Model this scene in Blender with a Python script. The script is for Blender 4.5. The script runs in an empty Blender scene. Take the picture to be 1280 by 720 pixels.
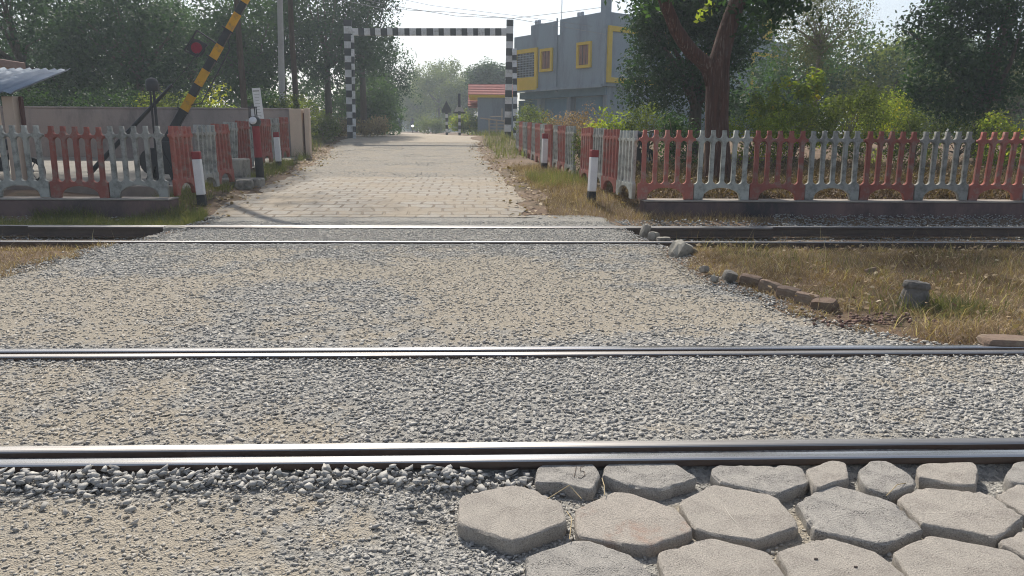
import bpy, bmesh, math, random
import numpy as np
from mathutils import Vector, Matrix
random.seed(7)
rng = np.random.default_rng(11)
SC = bpy.context.scene
COL = SC.collection
R = math.radians

# ------------------------------------------------------------------ camera
CAM_H, PITCH, YAW, ROLL, FPX = 1.422, R(11.74), R(2.115), R(.361), 920.0
_f0 = np.array([math.sin(YAW), math.cos(YAW), 0]); _r0 = np.array([math.cos(YAW), -math.sin(YAW), 0]); _z = np.array([0, 0, 1.])
_F = _f0*math.cos(PITCH) - _z*math.sin(PITCH); _U = _f0*math.sin(PITCH) + _z*math.cos(PITCH)
_r = _r0*math.cos(ROLL) + _U*math.sin(ROLL); _u = _U*math.cos(ROLL) - _r0*math.sin(ROLL)
def at(px, py, Y):
    d = _F + (px-640)/FPX*_r - (py-360)/FPX*_u
    p = np.array([0, 0, CAM_H]) + d*Y/d[1]
    return Vector(p)
def gz(px, py, z):
    d = _F + (px-640)/FPX*_r - (py-360)/FPX*_u
    return Vector(np.array([0, 0, CAM_H]) + d*(z-CAM_H)/d[2])
cd = bpy.data.cameras.new('camera'); cam = bpy.data.objects.new('camera', cd); COL.objects.link(cam)
m = Matrix.Identity(4)
for i in range(3):
    m[i][0] = _r[i]; m[i][1] = _u[i]; m[i][2] = -_F[i]
m[2][3] = CAM_H
cam.matrix_world = m
cd.sensor_width = 36; cd.lens = 36*FPX/1280; cd.clip_start = .05; cd.clip_end = 3000
SC.camera = cam

# ------------------------------------------------------------------ light
SUN_EL, SUN_AZ = 47.0, -13.0       # azimuth from +Y towards +X
w = bpy.data.worlds.new('World'); SC.world = w; w.use_nodes = True
nt = w.node_tree; nt.nodes.clear()
sky = nt.nodes.new('ShaderNodeTexSky'); sky.sky_type = 'NISHITA'; sky.sun_disc = False
sky.sun_elevation = R(SUN_EL); sky.sun_rotation = R(SUN_AZ)
sky.air_density = 1.0; sky.dust_density = 2.2; sky.ozone_density = 2.0
bg = nt.nodes.new('ShaderNodeBackground'); bg.inputs[1].default_value = .12
wo = nt.nodes.new('ShaderNodeOutputWorld')
hs = nt.nodes.new('ShaderNodeHueSaturation'); hs.inputs['Saturation'].default_value = .66; nt.links.new(sky.outputs[0], hs.inputs['Color']); nt.links.new(hs.outputs[0], bg.inputs[0]); nt.links.new(bg.outputs[0], wo.inputs[0])
sl = bpy.data.lights.new('sun', 'SUN'); sl.energy = 4.3; sl.angle = R(1.0); sl.color = (1, .93, .82)
so = bpy.data.objects.new('sun', sl); COL.objects.link(so)
sd = Vector((math.sin(R(SUN_AZ))*math.cos(R(SUN_EL)), math.cos(R(SUN_AZ))*math.cos(R(SUN_EL)), math.sin(R(SUN_EL))))
so.rotation_euler = sd.to_track_quat('Z', 'Y').to_euler()
SC.view_settings.view_transform = 'Standard'; SC.view_settings.look = 'None'
SC.view_settings.gamma = 1; SC.view_settings.exposure = .33; SC.view_settings.use_curve_mapping = False
try:
    SC.cycles.use_denoising = True; SC.cycles.filter_width = 1.05
    SC.cycles.max_bounces = 6; SC.cycles.transparent_max_bounces = 4
except Exception: pass

# ------------------------------------------------------------------ helpers
def link(o): COL.objects.link(o); return o
def tag(o, label, cat, group=None, kind=None):
    if label: o['label'] = label
    if cat: o['category'] = cat
    if group: o['group'] = group
    if kind: o['kind'] = kind
    return o
def thing(name, label, cat, loc=(0, 0, 0), rz=0, group=None):
    o = bpy.data.objects.new(name, None); link(o); o.empty_display_size = .2
    o.location = loc; o.rotation_euler = (0, 0, rz)
    return tag(o, label, cat, group)
def dup(root, loc, rz, label, group=None, scale=None):
    r = root.copy(); link(r); r.location = loc; r.rotation_euler = (0, 0, rz); r['label'] = label
    if group: r['group'] = group
    if scale: r.scale = scale
    for ch in [c for c in bpy.data.objects if c.parent == root]:
        c = ch.copy(); link(c); c.parent = r
        for g in [q for q in bpy.data.objects if q.parent == ch]:
            d = g.copy(); link(d); d.parent = c
    return r
def np_mesh(name, V, F, mats, parent=None, attrs=None, smooth=False, midx=None, origin=None):
    V = np.asarray(V, np.float32).reshape(-1, 3); F = np.asarray(F, np.int32)
    if origin is not None: V = V - np.asarray(origin, np.float32)
    me = bpy.data.meshes.new(name); n, k = F.shape
    me.vertices.add(len(V)); me.vertices.foreach_set('co', V.ravel())
    me.loops.add(n*k); me.loops.foreach_set('vertex_index', F.ravel())
    me.polygons.add(n); me.polygons.foreach_set('loop_start', np.arange(0, n*k, k, dtype=np.int32))
    me.polygons.foreach_set('loop_total', np.full(n, k, np.int32))
    for mt in (mats if isinstance(mats, (list, tuple)) else [mats]): me.materials.append(mt)
    if midx is not None: me.polygons.foreach_set('material_index', np.asarray(midx, np.int32))
    me.update(calc_edges=True)
    for an, av in (attrs or {}).items():
        a = me.attributes.new(an, 'FLOAT', 'POINT'); a.data.foreach_set('value', np.asarray(av, np.float32))
    if smooth: me.polygons.foreach_set('use_smooth', np.ones(n, bool))
    o = bpy.data.objects.new(name, me); link(o)
    if parent: o.parent = parent
    return o
class MB:
    """collects simple shapes; build() makes ONE mesh object"""
    def __init__(s): s.v = []; s.f = []; s.m = []
    def add(s, vs, fs, mi=0):
        b = len(s.v); s.v += [tuple(v) for v in vs]; s.f += [tuple(i+b for i in f) for f in fs]; s.m += [mi]*len(fs); return s
    def box(s, c, size, rot=None, mi=0, taper=1.0):
        c = Vector(c); x, y, z = [q/2 for q in size]
        vs = [Vector((sx*x*(taper if sz > 0 else 1), sy*y*(taper if sz > 0 else 1), sz*z)) for sz in (-1, 1) for sx, sy in ((-1, -1), (1, -1), (1, 1), (-1, 1))]
        if rot is not None:
            rm = rot if isinstance(rot, Matrix) else Matrix.Rotation(rot, 3, 'Z'); vs = [rm @ v for v in vs]
        return s.add([v+c for v in vs], [(3, 2, 1, 0), (4, 5, 6, 7), (0, 1, 5, 4), (1, 2, 6, 5), (2, 3, 7, 6), (3, 0, 4, 7)], mi)
    def bar(s, p0, p1, wd, dp, mi=0, up=(0, 1, 0)):
        p0, p1 = Vector(p0), Vector(p1); d = (p1-p0); L = d.length; d.normalize()
        x = Vector(up).cross(d)
        if x.length < 1e-4: x = Vector((1, 0, 0)).cross(d)
        x.normalize(); y = d.cross(x)
        return s.box((p0+p1)/2, (wd, dp, L), Matrix((x, y, d)).transposed(), mi)
    def tube(s, pts, rad, n=10, mi=0, cap=True):
        pts = [Vector(p) for p in pts]
        if not isinstance(rad, (list, tuple)): rad = [rad]*len(pts)
        vs = []; fs = []; px = None
        for i, p in enumerate(pts):
            d = (pts[min(i+1, len(pts)-1)]-pts[max(i-1, 0)]).normalized()
            if px is None:
                px = d.orthogonal().normalized()
            px = (px - d*px.dot(d)).normalized(); py = d.cross(px)
            for k in range(n):
                a = 2*math.pi*k/n; vs.append(p+(px*math.cos(a)+py*math.sin(a))*rad[i])
        for i in range(len(pts)-1):
            for k in range(n): fs.append((i*n+k, i*n+(k+1) % n, (i+1)*n+(k+1) % n, (i+1)*n+k))
        if cap: fs += [tuple(range(n-1, -1, -1)), tuple(range((len(pts)-1)*n, len(pts)*n))]
        return s.add(vs, fs, mi)
    def prism(s, poly, a, b, axis='z', mi=0):
        n = len(poly)
        def P(u, v, t): return (u, v, t) if axis == 'z' else ((u, t, v) if axis == 'y' else (t, u, v))
        vs = [P(u, v, a) for u, v in poly]+[P(u, v, b) for u, v in poly]
        return s.add(vs, [tuple(range(n-1, -1, -1)), tuple(range(n, 2*n))]+[(i, (i+1) % n, n+(i+1) % n, n+i) for i in range(n)], mi)
    def lathe(s, prof, c=(0, 0, 0), n=16, mi=0):
        vs = []; fs = []
        for r_, z_ in prof:
            for k in range(n):
                a = 2*math.pi*k/n; vs.append((c[0]+r_*math.cos(a), c[1]+r_*math.sin(a), c[2]+z_))
        for i in range(len(prof)-1):
            for k in range(n): fs.append((i*n+k, i*n+(k+1) % n, (i+1)*n+(k+1) % n, (i+1)*n+k))
        fs += [tuple(range(n-1, -1, -1)), tuple(range((len(prof)-1)*n, len(prof)*n))]
        return s.add(vs, fs, mi)
    def build(s, name, mats, parent=None, bevel=0, smooth=False, local=False, seg=1):
        me = bpy.data.meshes.new(name)
        off = Vector((0, 0, 0))
        if parent is not None and not local:
            q = parent
            while q is not None: off += q.location; q = q.parent
        me.from_pydata([tuple(Vector(v)-off) for v in s.v], [], s.f)
        for mt in (mats if isinstance(mats, (list, tuple)) else [mats]): me.materials.append(mt)
        me.polygons.foreach_set('material_index', s.m)
        bm = bmesh.new(); bm.from_mesh(me); bmesh.ops.recalc_face_normals(bm, faces=bm.faces); bm.to_mesh(me); bm.free()
        if smooth: me.polygons.foreach_set('use_smooth', [True]*len(me.polygons))
        o = bpy.data.objects.new(name, me); link(o)
        if parent is not None: o.parent = parent
        if bevel:
            b = o.modifiers.new('bevel', 'BEVEL'); b.width = bevel; b.segments = seg; b.limit_method = 'ANGLE'; b.angle_limit = R(40)
        return o

_LAT = {}
def vnoise(x, y, sc, seed):
    g = _LAT.get(seed)
    if g is None: g = _LAT[seed] = np.random.default_rng(seed).random((256, 256))
    x = np.asarray(x)/sc+1000.; y = np.asarray(y)/sc+1000.
    xi = np.floor(x).astype(int); yi = np.floor(y).astype(int); fx = x-xi; fy = y-yi
    fx = fx*fx*(3-2*fx); fy = fy*fy*(3-2*fy)
    a = g[xi % 256, yi % 256]; b = g[(xi+1) % 256, yi % 256]; c = g[xi % 256, (yi+1) % 256]; d = g[(xi+1) % 256, (yi+1) % 256]
    return (a*(1-fx)+b*fx)*(1-fy)+(c*(1-fx)+d*fx)*fy
def fnoise(x, y, sc, seed): return (vnoise(x, y, sc, seed)+.5*vnoise(x, y, sc/2.1, seed+1)+.25*vnoise(x, y, sc/4.3, seed+2))/1.75
def sstep(a, b, x): t = np.clip((np.asarray(x, float)-a)/(b-a), 0, 1); return t*t*(3-2*t)

# ------------------------------------------------------------------ materials
def new_mat(name):
    mt = bpy.data.materials.new(name); mt.use_nodes = True; n = mt.node_tree; n.nodes.clear()
    out = n.nodes.new('ShaderNodeOutputMaterial'); p = n.nodes.new('ShaderNodeBsdfPrincipled'); n.links.new(p.outputs[0], out.inputs[0])
    return mt, n, p, out
def rgba(c): return (c[0], c[1], c[2], 1)
def N(n, t, **kw):
    q = n.nodes.new(t)
    for k, v in kw.items(): setattr(q, k, v)
    return q
def noise(n, vec, scale, detail=4, rough=.6):
    q = n.nodes.new('ShaderNodeTexNoise'); q.inputs['Scale'].default_value = scale; q.inputs['Detail'].default_value = detail; q.inputs['Roughness'].default_value = rough
    if vec is not None: n.links.new(vec, q.inputs['Vector'])
    return q.outputs[0]
def ramp(n, fac, stops):
    q = n.nodes.new('ShaderNodeValToRGB'); n.links.new(fac, q.inputs[0]); e = q.color_ramp.elements
    while len(e) < len(stops): e.new(.5)
    for el, (p, c) in zip(e, stops): el.position = p; el.color = rgba(c) if len(c) == 3 else c
    return q.outputs[0]
def mixc(n, fac, a, b, mode='MIX'):
    q = n.nodes.new('ShaderNodeMix'); q.data_type = 'RGBA'; q.blend_type = mode
    for i, v in ((0, fac), (6, a), (7, b)):
        if isinstance(v, (int, float)): q.inputs[i].default_value = v
        elif isinstance(v, tuple): q.inputs[i].default_value = rgba(v)
        else: n.links.new(v, q.inputs[i])
    return q.outputs[2]
def bumpn(n, p, h, strength, dist=.01):
    b = n.nodes.new('ShaderNodeBump'); b.inputs['Strength'].default_value = strength; b.inputs['Distance'].default_value = dist
    n.links.new(h, b.inputs['Height']); n.links.new(b.outputs[0], p.inputs['Normal']); return b
VARY = ('red_oxide_paint', 'grey_weathered_paint', 'old_brick', 'old_concrete')
def M(name, c1, c2=None, scale=3., rough=.85, bump=.25, bscale=60., bdist=.004, stain=None, sscale=2., samt=.5, metallic=0., spec=.3, stretch=None):
    mt, n, p, out = new_mat(name)
    tc = N(n, 'ShaderNodeTexCoord'); vec = tc.outputs['Object']
    if stretch:
        mp = N(n, 'ShaderNodeMapping'); mp.inputs['Scale'].default_value = stretch; n.links.new(vec, mp.inputs[0]); vec = mp.outputs[0]
    c2 = c2 or tuple(q*.75 for q in c1)
    col = ramp(n, noise(n, vec, scale, 6, .65), [(.33, c1), (.68, c2)])
    if stain:
        f = ramp(n, noise(n, vec, sscale, 8, .7), [(.62-.3*samt, (0, 0, 0)), (.75-.2*samt, (1, 1, 1))])
        col = mixc(n, f, col, stain)
    if name in VARY:
        oi = N(n, 'ShaderNodeObjectInfo'); col = mixc(n, 1.0, col, ramp(n, oi.outputs['Random'], [(0, (.78, .78, .78)), (.5, (1, 1.02, 1.02)), (1, (1.2, 1.24, 1.22))]), 'MULTIPLY')
    n.links.new(col, p.inputs['Base Color'])
    p.inputs['Roughness'].default_value = rough; p.inputs['Metallic'].default_value = metallic; p.inputs['Specular IOR Level'].default_value = spec
    if bump: bumpn(n, p, noise(n, vec if 'bark' in name else tc.outputs['Object'], bscale, 5, .7), bump, bdist)
    return mt
def leafmat(name, dark, light, trans=.45, extra=None):
    mt, n, p, out = new_mat(name)
    a = N(n, 'ShaderNodeAttribute', attribute_name='tint')
    st = [(0, dark), (.75, light)]
    if extra: st.append((.97, extra))
    col = ramp(n, a.outputs['Fac'], st)
    n.links.new(col, p.inputs['Base Color']); p.inputs['Roughness'].default_value = .6; p.inputs['Specular IOR Level'].default_value = .15
    tr = N(n, 'ShaderNodeBsdfTranslucent'); tcol = mixc(n, 1.0, col, (1.25, 1.35, .55), 'MULTIPLY'); n.links.new(tcol, tr.inputs[0])
    mx = N(n, 'ShaderNodeMixShader'); mx.inputs[0].default_value = trans
    n.links.new(p.outputs[0], mx.inputs[1]); n.links.new(tr.outputs[0], mx.inputs[2]); n.links.new(mx.outputs[0], out.inputs[0])
    return mt
def stonemat(name, greys, dust):
    mt, n, p, out = new_mat(name)
    a = N(n, 'ShaderNodeAttribute', attribute_name='tint'); s = N(n, 'ShaderNodeAttribute', attribute_name='sand')
    tc = N(n, 'ShaderNodeTexCoord')
    col = ramp(n, a.outputs['Fac'], [(i/(len(greys)-1), g) for i, g in enumerate(greys)])
    sp = ramp(n, noise(n, tc.outputs['Object'], 180, 3, .7), [(.3, (.7, .7, .7)), (.7, (1.2, 1.2, 1.2))])
    col = mixc(n, 1.0, col, sp, 'MULTIPLY')
    du = N(n, 'ShaderNodeMath', operation='MULTIPLY'); n.links.new(s.outputs['Fac'], du.inputs[0]); du.inputs[1].default_value = .85
    col = mixc(n, du.outputs[0], col, dust)
    n.links.new(col, p.inputs['Base Color']); p.inputs['Roughness'].default_value = .85; p.inputs['Specular IOR Level'].default_value = .3
    return mt
SAND = (.385, .343, .278)
m_stone = stonemat('crushed_stone', [(.24, .235, .23), (.32, .315, .305), (.385, .378, .36), (.44, .428, .40), (.54, .52, .485)], SAND)
m_redstone = stonemat('laterite', [(.12, .07, .06), (.19, .115, .095), (.28, .20, .165)], (.28, .18, .13))
def gravelmat(name, base1, base2, sand, fine=55., use_attr=True, sthr=.5, spots=True):
    mt, n, p, out = new_mat(name)
    tc = N(n, 'ShaderNodeTexCoord'); v = tc.outputs['Object']
    vo = N(n, 'ShaderNodeTexVoronoi'); vo.inputs['Scale'].default_value = fine; n.links.new(v, vo.inputs['Vector'])
    vo2 = N(n, 'ShaderNodeTexVoronoi'); vo2.inputs['Scale'].default_value = fine*2.3; n.links.new(v, vo2.inputs['Vector'])
    sep = N(n, 'ShaderNodeSeparateColor'); n.links.new(vo.outputs['Color'], sep.inputs[0])
    g = ramp(n, sep.outputs[0], [(0, base1), (1, base2)])
    sv = ramp(n, noise(n, v, 30, 6, .75), [(.3, tuple(q*.8 for q in sand)), (.7, tuple(q*1.12 for q in sand))])
    if use_attr:
        a = N(n, 'ShaderNodeAttribute', attribute_name='sand'); ad = N(n, 'ShaderNodeMath', operation='ADD'); n.links.new(a.outputs['Fac'], ad.inputs[0])
        nz = N(n, 'ShaderNodeMath', operation='MULTIPLY_ADD'); n.links.new(noise(n, v, 9, 6, .75), nz.inputs[0]); nz.inputs[1].default_value = 1.6; nz.inputs[2].default_value = -.8
        n.links.new(nz.outputs[0], ad.inputs[1]); f = ramp(n, ad.outputs[0], [(.25, (0, 0, 0)), (.75, (1, 1, 1))])
    else: f = ramp(n, noise(n, v, 1.2, 8, .75), [(sthr-.12, (0, 0, 0)), (sthr+.12, (1, 1, 1))])
    n.links.new(mixc(n, f, g, sv), p.inputs['Base Color']); p.inputs['Roughness'].default_value = .95; p.inputs['Specular IOR Level'].default_value = .2
    ad2 = N(n, 'ShaderNodeMath', operation='ADD'); n.links.new(vo.outputs['Distance'], ad2.inputs[0]); n.links.new(vo2.outputs['Distance'], ad2.inputs[1])
    ad3 = N(n, 'ShaderNodeMath', operation='ADD'); n.links.new(ad2.outputs[0], ad3.inputs[0]); n.links.new(noise(n, v, 90, 5, .7), ad3.inputs[1])
    bumpn(n, p, ad3.outputs[0], .8, .012)
    return mt
m_gravel = gravelmat('gravel_surface', (.20, .198, .19), (.44, .425, .39), SAND)
m_road = gravelmat('road_surface', (.19, .178, .158), (.33, .305, .265), (.345, .295, .23), 20, False, .56)
m_dirt = gravelmat('sandy_dirt', (.36, .32, .26), (.46, .41, .34), (.42, .36, .285), 25, False, .5)
m_soil = M('dry_soil', (.155, .105, .07), (.22, .155, .105), 1.5, .95, .9, 40, .03, (.09, .075, .04), .8, .4)
m_yard = M('cement_yard', (.25, .235, .21), (.17, .16, .14), 1.2, .9, .3, 30, .01)
m_ballast = M('ballast_bed', (.12, .115, .105), (.2, .19, .17), 20, .95, .9, 30, .03)
# brick paving
mt, n, p, out = new_mat('worn_pavers'); m_brick = mt
tc = N(n, 'ShaderNodeTexCoord'); v = tc.outputs['Object']
br = N(n, 'ShaderNodeTexBrick'); br.inputs['Scale'].default_value = 1; br.inputs['Brick Width'].default_value = .42; br.inputs['Row Height'].default_value = .30
br.inputs['Mortar Size'].default_value = .025; br.inputs['Mortar Smooth'].default_value = .4; br.inputs['Bias'].default_value = -.2
br.inputs['Color1'].default_value = rgba((.44, .41, .36)); br.inputs['Color2'].default_value = rgba((.36, .325, .28)); br.inputs['Mortar'].default_value = rgba((.25, .21, .165))
wp = N(n, 'ShaderNodeVectorMath', operation='MULTIPLY_ADD'); nn = N(n, 'ShaderNodeTexNoise'); nn.inputs['Scale'].default_value = 1.1; nn.inputs['Detail'].default_value = 5; n.links.new(v, nn.inputs['Vector'])
n.links.new(nn.outputs['Color'], wp.inputs[0]); wp.inputs[1].default_value = (.34, .34, 0); n.links.new(v, wp.inputs[2]); n.links.new(wp.outputs[0], br.inputs['Vector'])
col = mixc(n, ramp(n, noise(n, v, 25, 5, .7), [(.35, (0, 0, 0)), (.8, (.5, .5, .5))]), br.outputs['Color'], (.22, .19, .16))
fs = ramp(n, noise(n, v, .9, 9, .72), [(.44, (0, 0, 0)), (.56, (.9, .9, .9))])
n.links.new(mixc(n, fs, col, (.375, .32, .25)), p.inputs['Base Color']); p.inputs['Roughness'].default_value = .9; p.inputs['Specular IOR Level'].default_value = .2
hh = N(n, 'ShaderNodeMath', operation='MULTIPLY_ADD'); n.links.new(br.outputs['Fac'], hh.inputs[0]); hh.inputs[1].default_value = -1; n.links.new(noise(n, v, 40, 5, .7), hh.inputs[2])
bumpn(n, p, hh.outputs[0], 1.0, .025)

m_steel = M('polished_rail_steel', (.64, .62, .59), (.50, .48, .46), 3, .24, .05, 200, .001, None, metallic=1., stretch=(.4, 30, 30))
m_steeld = M('dull_rail_steel', (.41, .395, .38), (.30, .285, .275), 4, .4, .08, 150, .001, None, metallic=1., stretch=(.6, 20, 20))
m_steel2 = M('grey_rail_steel', (.34, .34, .35), (.24, .235, .23), 4, .5, .08, 150, .001, None, metallic=1., stretch=(.6, 20, 20))
m_rust = M('dark_rail_rust', (.10, .068, .052), (.055, .042, .036), 6, .6, .3, 90, .002, (.09, .055, .04), 3, .35, spec=.4)
def concmat(name, c1, c2, stain, samt, pit, sscale=9):
    mt, n, p, out = new_mat(name); tc = N(n, 'ShaderNodeTexCoord'); v = tc.outputs['Object']
    col = ramp(n, noise(n, v, 7, 7, .7), [(.32, c1), (.68, c2)])
    col = mixc(n, ramp(n, noise(n, v, sscale, 8, .7), [(.62-.3*samt, (0, 0, 0)), (.8-.2*samt, (1, 1, 1))]), col, stain)
    sp = ramp(n, noise(n, v, 170, 4, .8), [(.28, (.45, .45, .45)), (.5, (1, 1, 1)), (.72, (1.42, 1.40, 1.37))])
    col = mixc(n, 1.0, col, sp, 'MULTIPLY')
    vo = N(n, 'ShaderNodeTexVoronoi'); vo.inputs['Scale'].default_value = 140; n.links.new(v, vo.inputs['Vector'])
    pt = ramp(n, vo.outputs['Distance'], [(.0, (0, 0, 0)), (pit, (1, 1, 1))]); ar = ramp(n, noise(n, v, 14, 4, .6), [(.42, (0, 0, 0)), (.6, (1, 1, 1))])
    hp = mixc(n, ar, (1, 1, 1), pt); n.links.new(mixc(n, 1.0, col, mixc(n, .55, (1, 1, 1), hp), 'MULTIPLY'), p.inputs['Base Color'])
    p.inputs['Roughness'].default_value = .95; p.inputs['Specular IOR Level'].default_value = .2
    ad = N(n, 'ShaderNodeMath', operation='MULTIPLY_ADD'); n.links.new(noise(n, v, 150, 6, .75), ad.inputs[0]); ad.inputs[1].default_value = 1.2; n.links.new(hp, ad.inputs[2])
    bumpn(n, p, ad.outputs[0], 1.0, .008); return mt
m_conc = concmat('paver_concrete', (.475, .437, .388), (.385, .352, .315), (.33, .30, .268), .38, .26)
m_concdk = concmat('paver_concrete_dark', (.45, .425, .39), (.35, .332, .308), (.275, .262, .248), .42, .42)
m_concpk = concmat('paver_concrete_stained', (.475, .43, .38), (.385, .35, .312), (.43, .26, .19), .25, .26, 3.2)
m_oldconc = M('old_concrete', (.34, .31, .27), (.24, .22, .19), 4, .9, .5, 50, .01, (.12, .11, .1), 3, .4)
m_stump = M('stump_concrete', (.20, .188, .17), (.12, .112, .105), 9, .95, .9, 45, .012, (.08, .075, .07), 6, .45)
m_red = M('red_oxide_paint', (.37, .12, .092), (.28, .095, .078), 5, .85, .4, 60, .003, (.30, .215, .185), 6, .46)
m_grey = M('grey_weathered_paint', (.39, .388, .36), (.29, .292, .275), 5, .88, .4, 60, .003, (.16, .16, .145), 5, .48)
m_plinth = M('stained_plinth', (.20, .13, .12), (.12, .085, .085), 1.2, .9, .4, 30, .01, (.05, .045, .05), 1.1, .55, stretch=(1, 1, .5))
m_plinthtop = M('plinth_coping', (.36, .32, .28), (.26, .235, .21), 3, .9, .4, 40, .006)
m_wall = M('pink_grey_wall', (.31, .265, .25), (.235, .21, .205), .7, .9, .35, 15, .01, (.15, .135, .14), .9, .5, stretch=(1, 1, .45))
m_cream = M('cream_wall_paint', (.62, .49, .38), (.52, .41, .32), 1, .85, .1)
m_maroon = M('maroon_door_paint', (.13, .05, .04), (.09, .04, .035), 2, .6, .1)
m_roofslab = M('roof_slab', (.33, .22, .18), (.25, .17, .15), 2, .85, .2)
m_tin = M('galvanised_sheet', (.29, .34, .41), (.22, .26, .32), 1, .75, .05, 50, .002, None, metallic=.1, spec=.25, stretch=(3, .4, 1))
m_white = M('white_paint', (.80, .80, .80), (.70, .70, .71), 4, .7, .15, 60, .002, (.52, .50, .47), 6, .12)
m_black = M('black_paint', (.028, .028, .03), (.045, .045, .045), 4, .6, .15, 60, .002)
m_wred = M('crimson_paint', (.30, .045, .05), (.23, .035, .04), 4, .65, .1)
m_gwhite = M('gauge_white', (.70, .71, .72), (.56, .57, .58), 3, .8, .1, 60, .002, (.36, .355, .34), 3.5, .38)
m_gblack = M('gauge_black', (.035, .038, .045), (.06, .062, .065), 3, .75, .1)
m_yel = M('yellow_paint', (.68, .37, .04), (.55, .30, .035), 3, .65, .1, 60, .002, (.30, .20, .10), 6, .3)
m_iron = M('black_iron', (.025, .027, .03), (.04, .04, .042), 4, .5, .15, spec=.5)
m_disc = M('red_disc', (.30, .022, .05), (.24, .02, .04), 6, .5, 0)
m_lens = M('lamp_glass', (.75, .76, .78), (.6, .6, .62), 8, .15, 0, spec=.8)
m_pole = M('grey_pole', (.42, .42, .41), (.34, .34, .33), 2, .7, .1)
m_bgrey = M('blue_grey_plaster', (.262, .318, .372), (.228, .278, .328), .4, .9, .15, 10, .01, (.17, .195, .23), .8, .42, stretch=(1, 1, .22))
m_bblue = M('blue_shutter', (.15, .25, .34), (.12, .205, .285), 2, .7, .1)
m_byel = M('yellow_trim', (.68, .47, .035), (.60, .41, .03), 2, .8, .1)
m_bwin = M('dark_window', (.03, .035, .045), (.05, .055, .065), 2, .15, 0, spec=.6)
m_bars = M('pale_bars', (.40, .45, .52), (.34, .38, .44), 3, .6, .1)
m_wood = M('brown_shutter_wood', (.30, .14, .09), (.22, .10, .07), 3, .75, .1)
m_oldwood = M('grey_old_wood', (.50, .44, .36), (.36, .31, .26), 5, .9, .3)
m_tile = None
mt, n, p, out = new_mat('red_roof_tile'); m_tile = mt
tc = N(n, 'ShaderNodeTexCoord'); wv = N(n, 'ShaderNodeTexWave'); wv.bands_direction = 'Z'; wv.inputs['Scale'].default_value = 1.6; wv.inputs['Distortion'].default_value = .4; n.links.new(tc.outputs['Object'], wv.inputs['Vector'])
n.links.new(mixc(n, ramp(n, noise(n, tc.outputs['Object'], 3, 6, .7), [(.3, (0, 0, 0)), (.8, (1, 1, 1))]), (.40, .12, .10), (.27, .085, .075)), p.inputs['Base Color']); p.inputs['Roughness'].default_value = .85
bumpn(n, p, wv.outputs[0], .5, .05)
m_bark = M('grey_brown_bark', (.11, .085, .065), (.06, .048, .04), 5, .95, .8, 14, .04, stretch=(3, 3, .5))
m_barkred = M('red_brown_bark', (.13, .062, .046), (.06, .036, .03), 5, .92, 1.0, 11, .05, (.27, .21, .17), 6, .3, stretch=(5, 5, .3))
m_twig = M('dry_twig', (.22, .18, .14), (.15, .12, .1), 5, .95, .2)
m_wire = M('wire', (.35, .35, .36), (.3, .3, .3), 3, .6, 0)
l_dark = leafmat('leaf_dark', (.014, .036, .020), (.042, .088, .038), .38)
l_mid = leafmat('leaf_mid', (.022, .052, .024), (.062, .118, .046), .45)
l_olive = leafmat('leaf_olive', (.06, .085, .03), (.165, .195, .065), .55)  # olive leaf colour lightened to stand in for sunlight on shaded bushes
l_yel = leafmat('leaf_yellow_green', (.115, .16, .03), (.31, .36, .07), .6, (.45, .33, .03))  # also lightened: sunlight the bushes do not get is in the leaf colour
l_pale = leafmat('leaf_pale', (.07, .085, .05), (.15, .16, .095), .4)
l_pink = leafmat('seedhead_pink', (.16, .11, .08), (.36, .24, .20), .4)
l_straw = leafmat('straw', (.115, .075, .047), (.34, .235, .145), .3, (.62, .51, .36))
l_grass = leafmat('grass_green', (.075, .085, .034), (.20, .215, .09), .4, (.34, .28, .16))
l_drypale = leafmat('dry_pale', (.18, .13, .085), (.42, .32, .22), .35, (.55, .45, .32))
l_dead = leafmat('dead_leaf', (.06, .042, .028), (.20, .135, .085), .25, (.38, .29, .18))
l_litter = leafmat('leaf_litter', (.12, .07, .035), (.40, .30, .18), .15, (.55, .47, .34))

# ------------------------------------------------------------------ terrain
Y1, Y2, GA = 3.098, 9.964, 1.743
def xl(Y): return np.interp(Y, [0, 5, 7.5, 9.6, 10.8, 11.8, 12.6, 13.4], [-30, -5.9, -5.1, -5.05, -4.8, -4.75, -4.75, -4.9])
def xr(Y): return np.interp(Y, [0, 4.75, 4.95, 5.3, 5.8, 7.4, 9.7, 10.7, 13], [30, 30, 3.25, 2.9, 2.62, 2.35, 2.4, 2.25, 2.2])
ZR = ([-60, 12.6, 13.3, 14.4, 16, 19, 20.5, 23, 28, 34, 40, 60, 100, 160, 300, 900], [-.06, -.05, -.01, .12, .2, .36, .42, .47, .62, .95, 1.33, 1.42, 1.6, 2.0, 2.5, 4])
def rc(Y): return np.interp(Y, [12, 15, 19, 28, 34, 42, 60, 100, 140, 300], [-2.05, -2.1, -2.25, -3.0, -3.6, -4.1, -6.8, -13, -22, -70])   # road centre
def rw(Y): return np.interp(Y, [12, 15, 19, 28, 34, 42, 60, 100, 300], [3.0, 2.9, 2.75, 2.9, 3.3, 3.5, 3.4, 3.2, 3.2])                    # half width
bxl = lambda Y: np.interp(Y, [2.2, 2.65, 2.9, 3.05], [.02, -.25, -.05, .1])   # left edge of the block field
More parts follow.
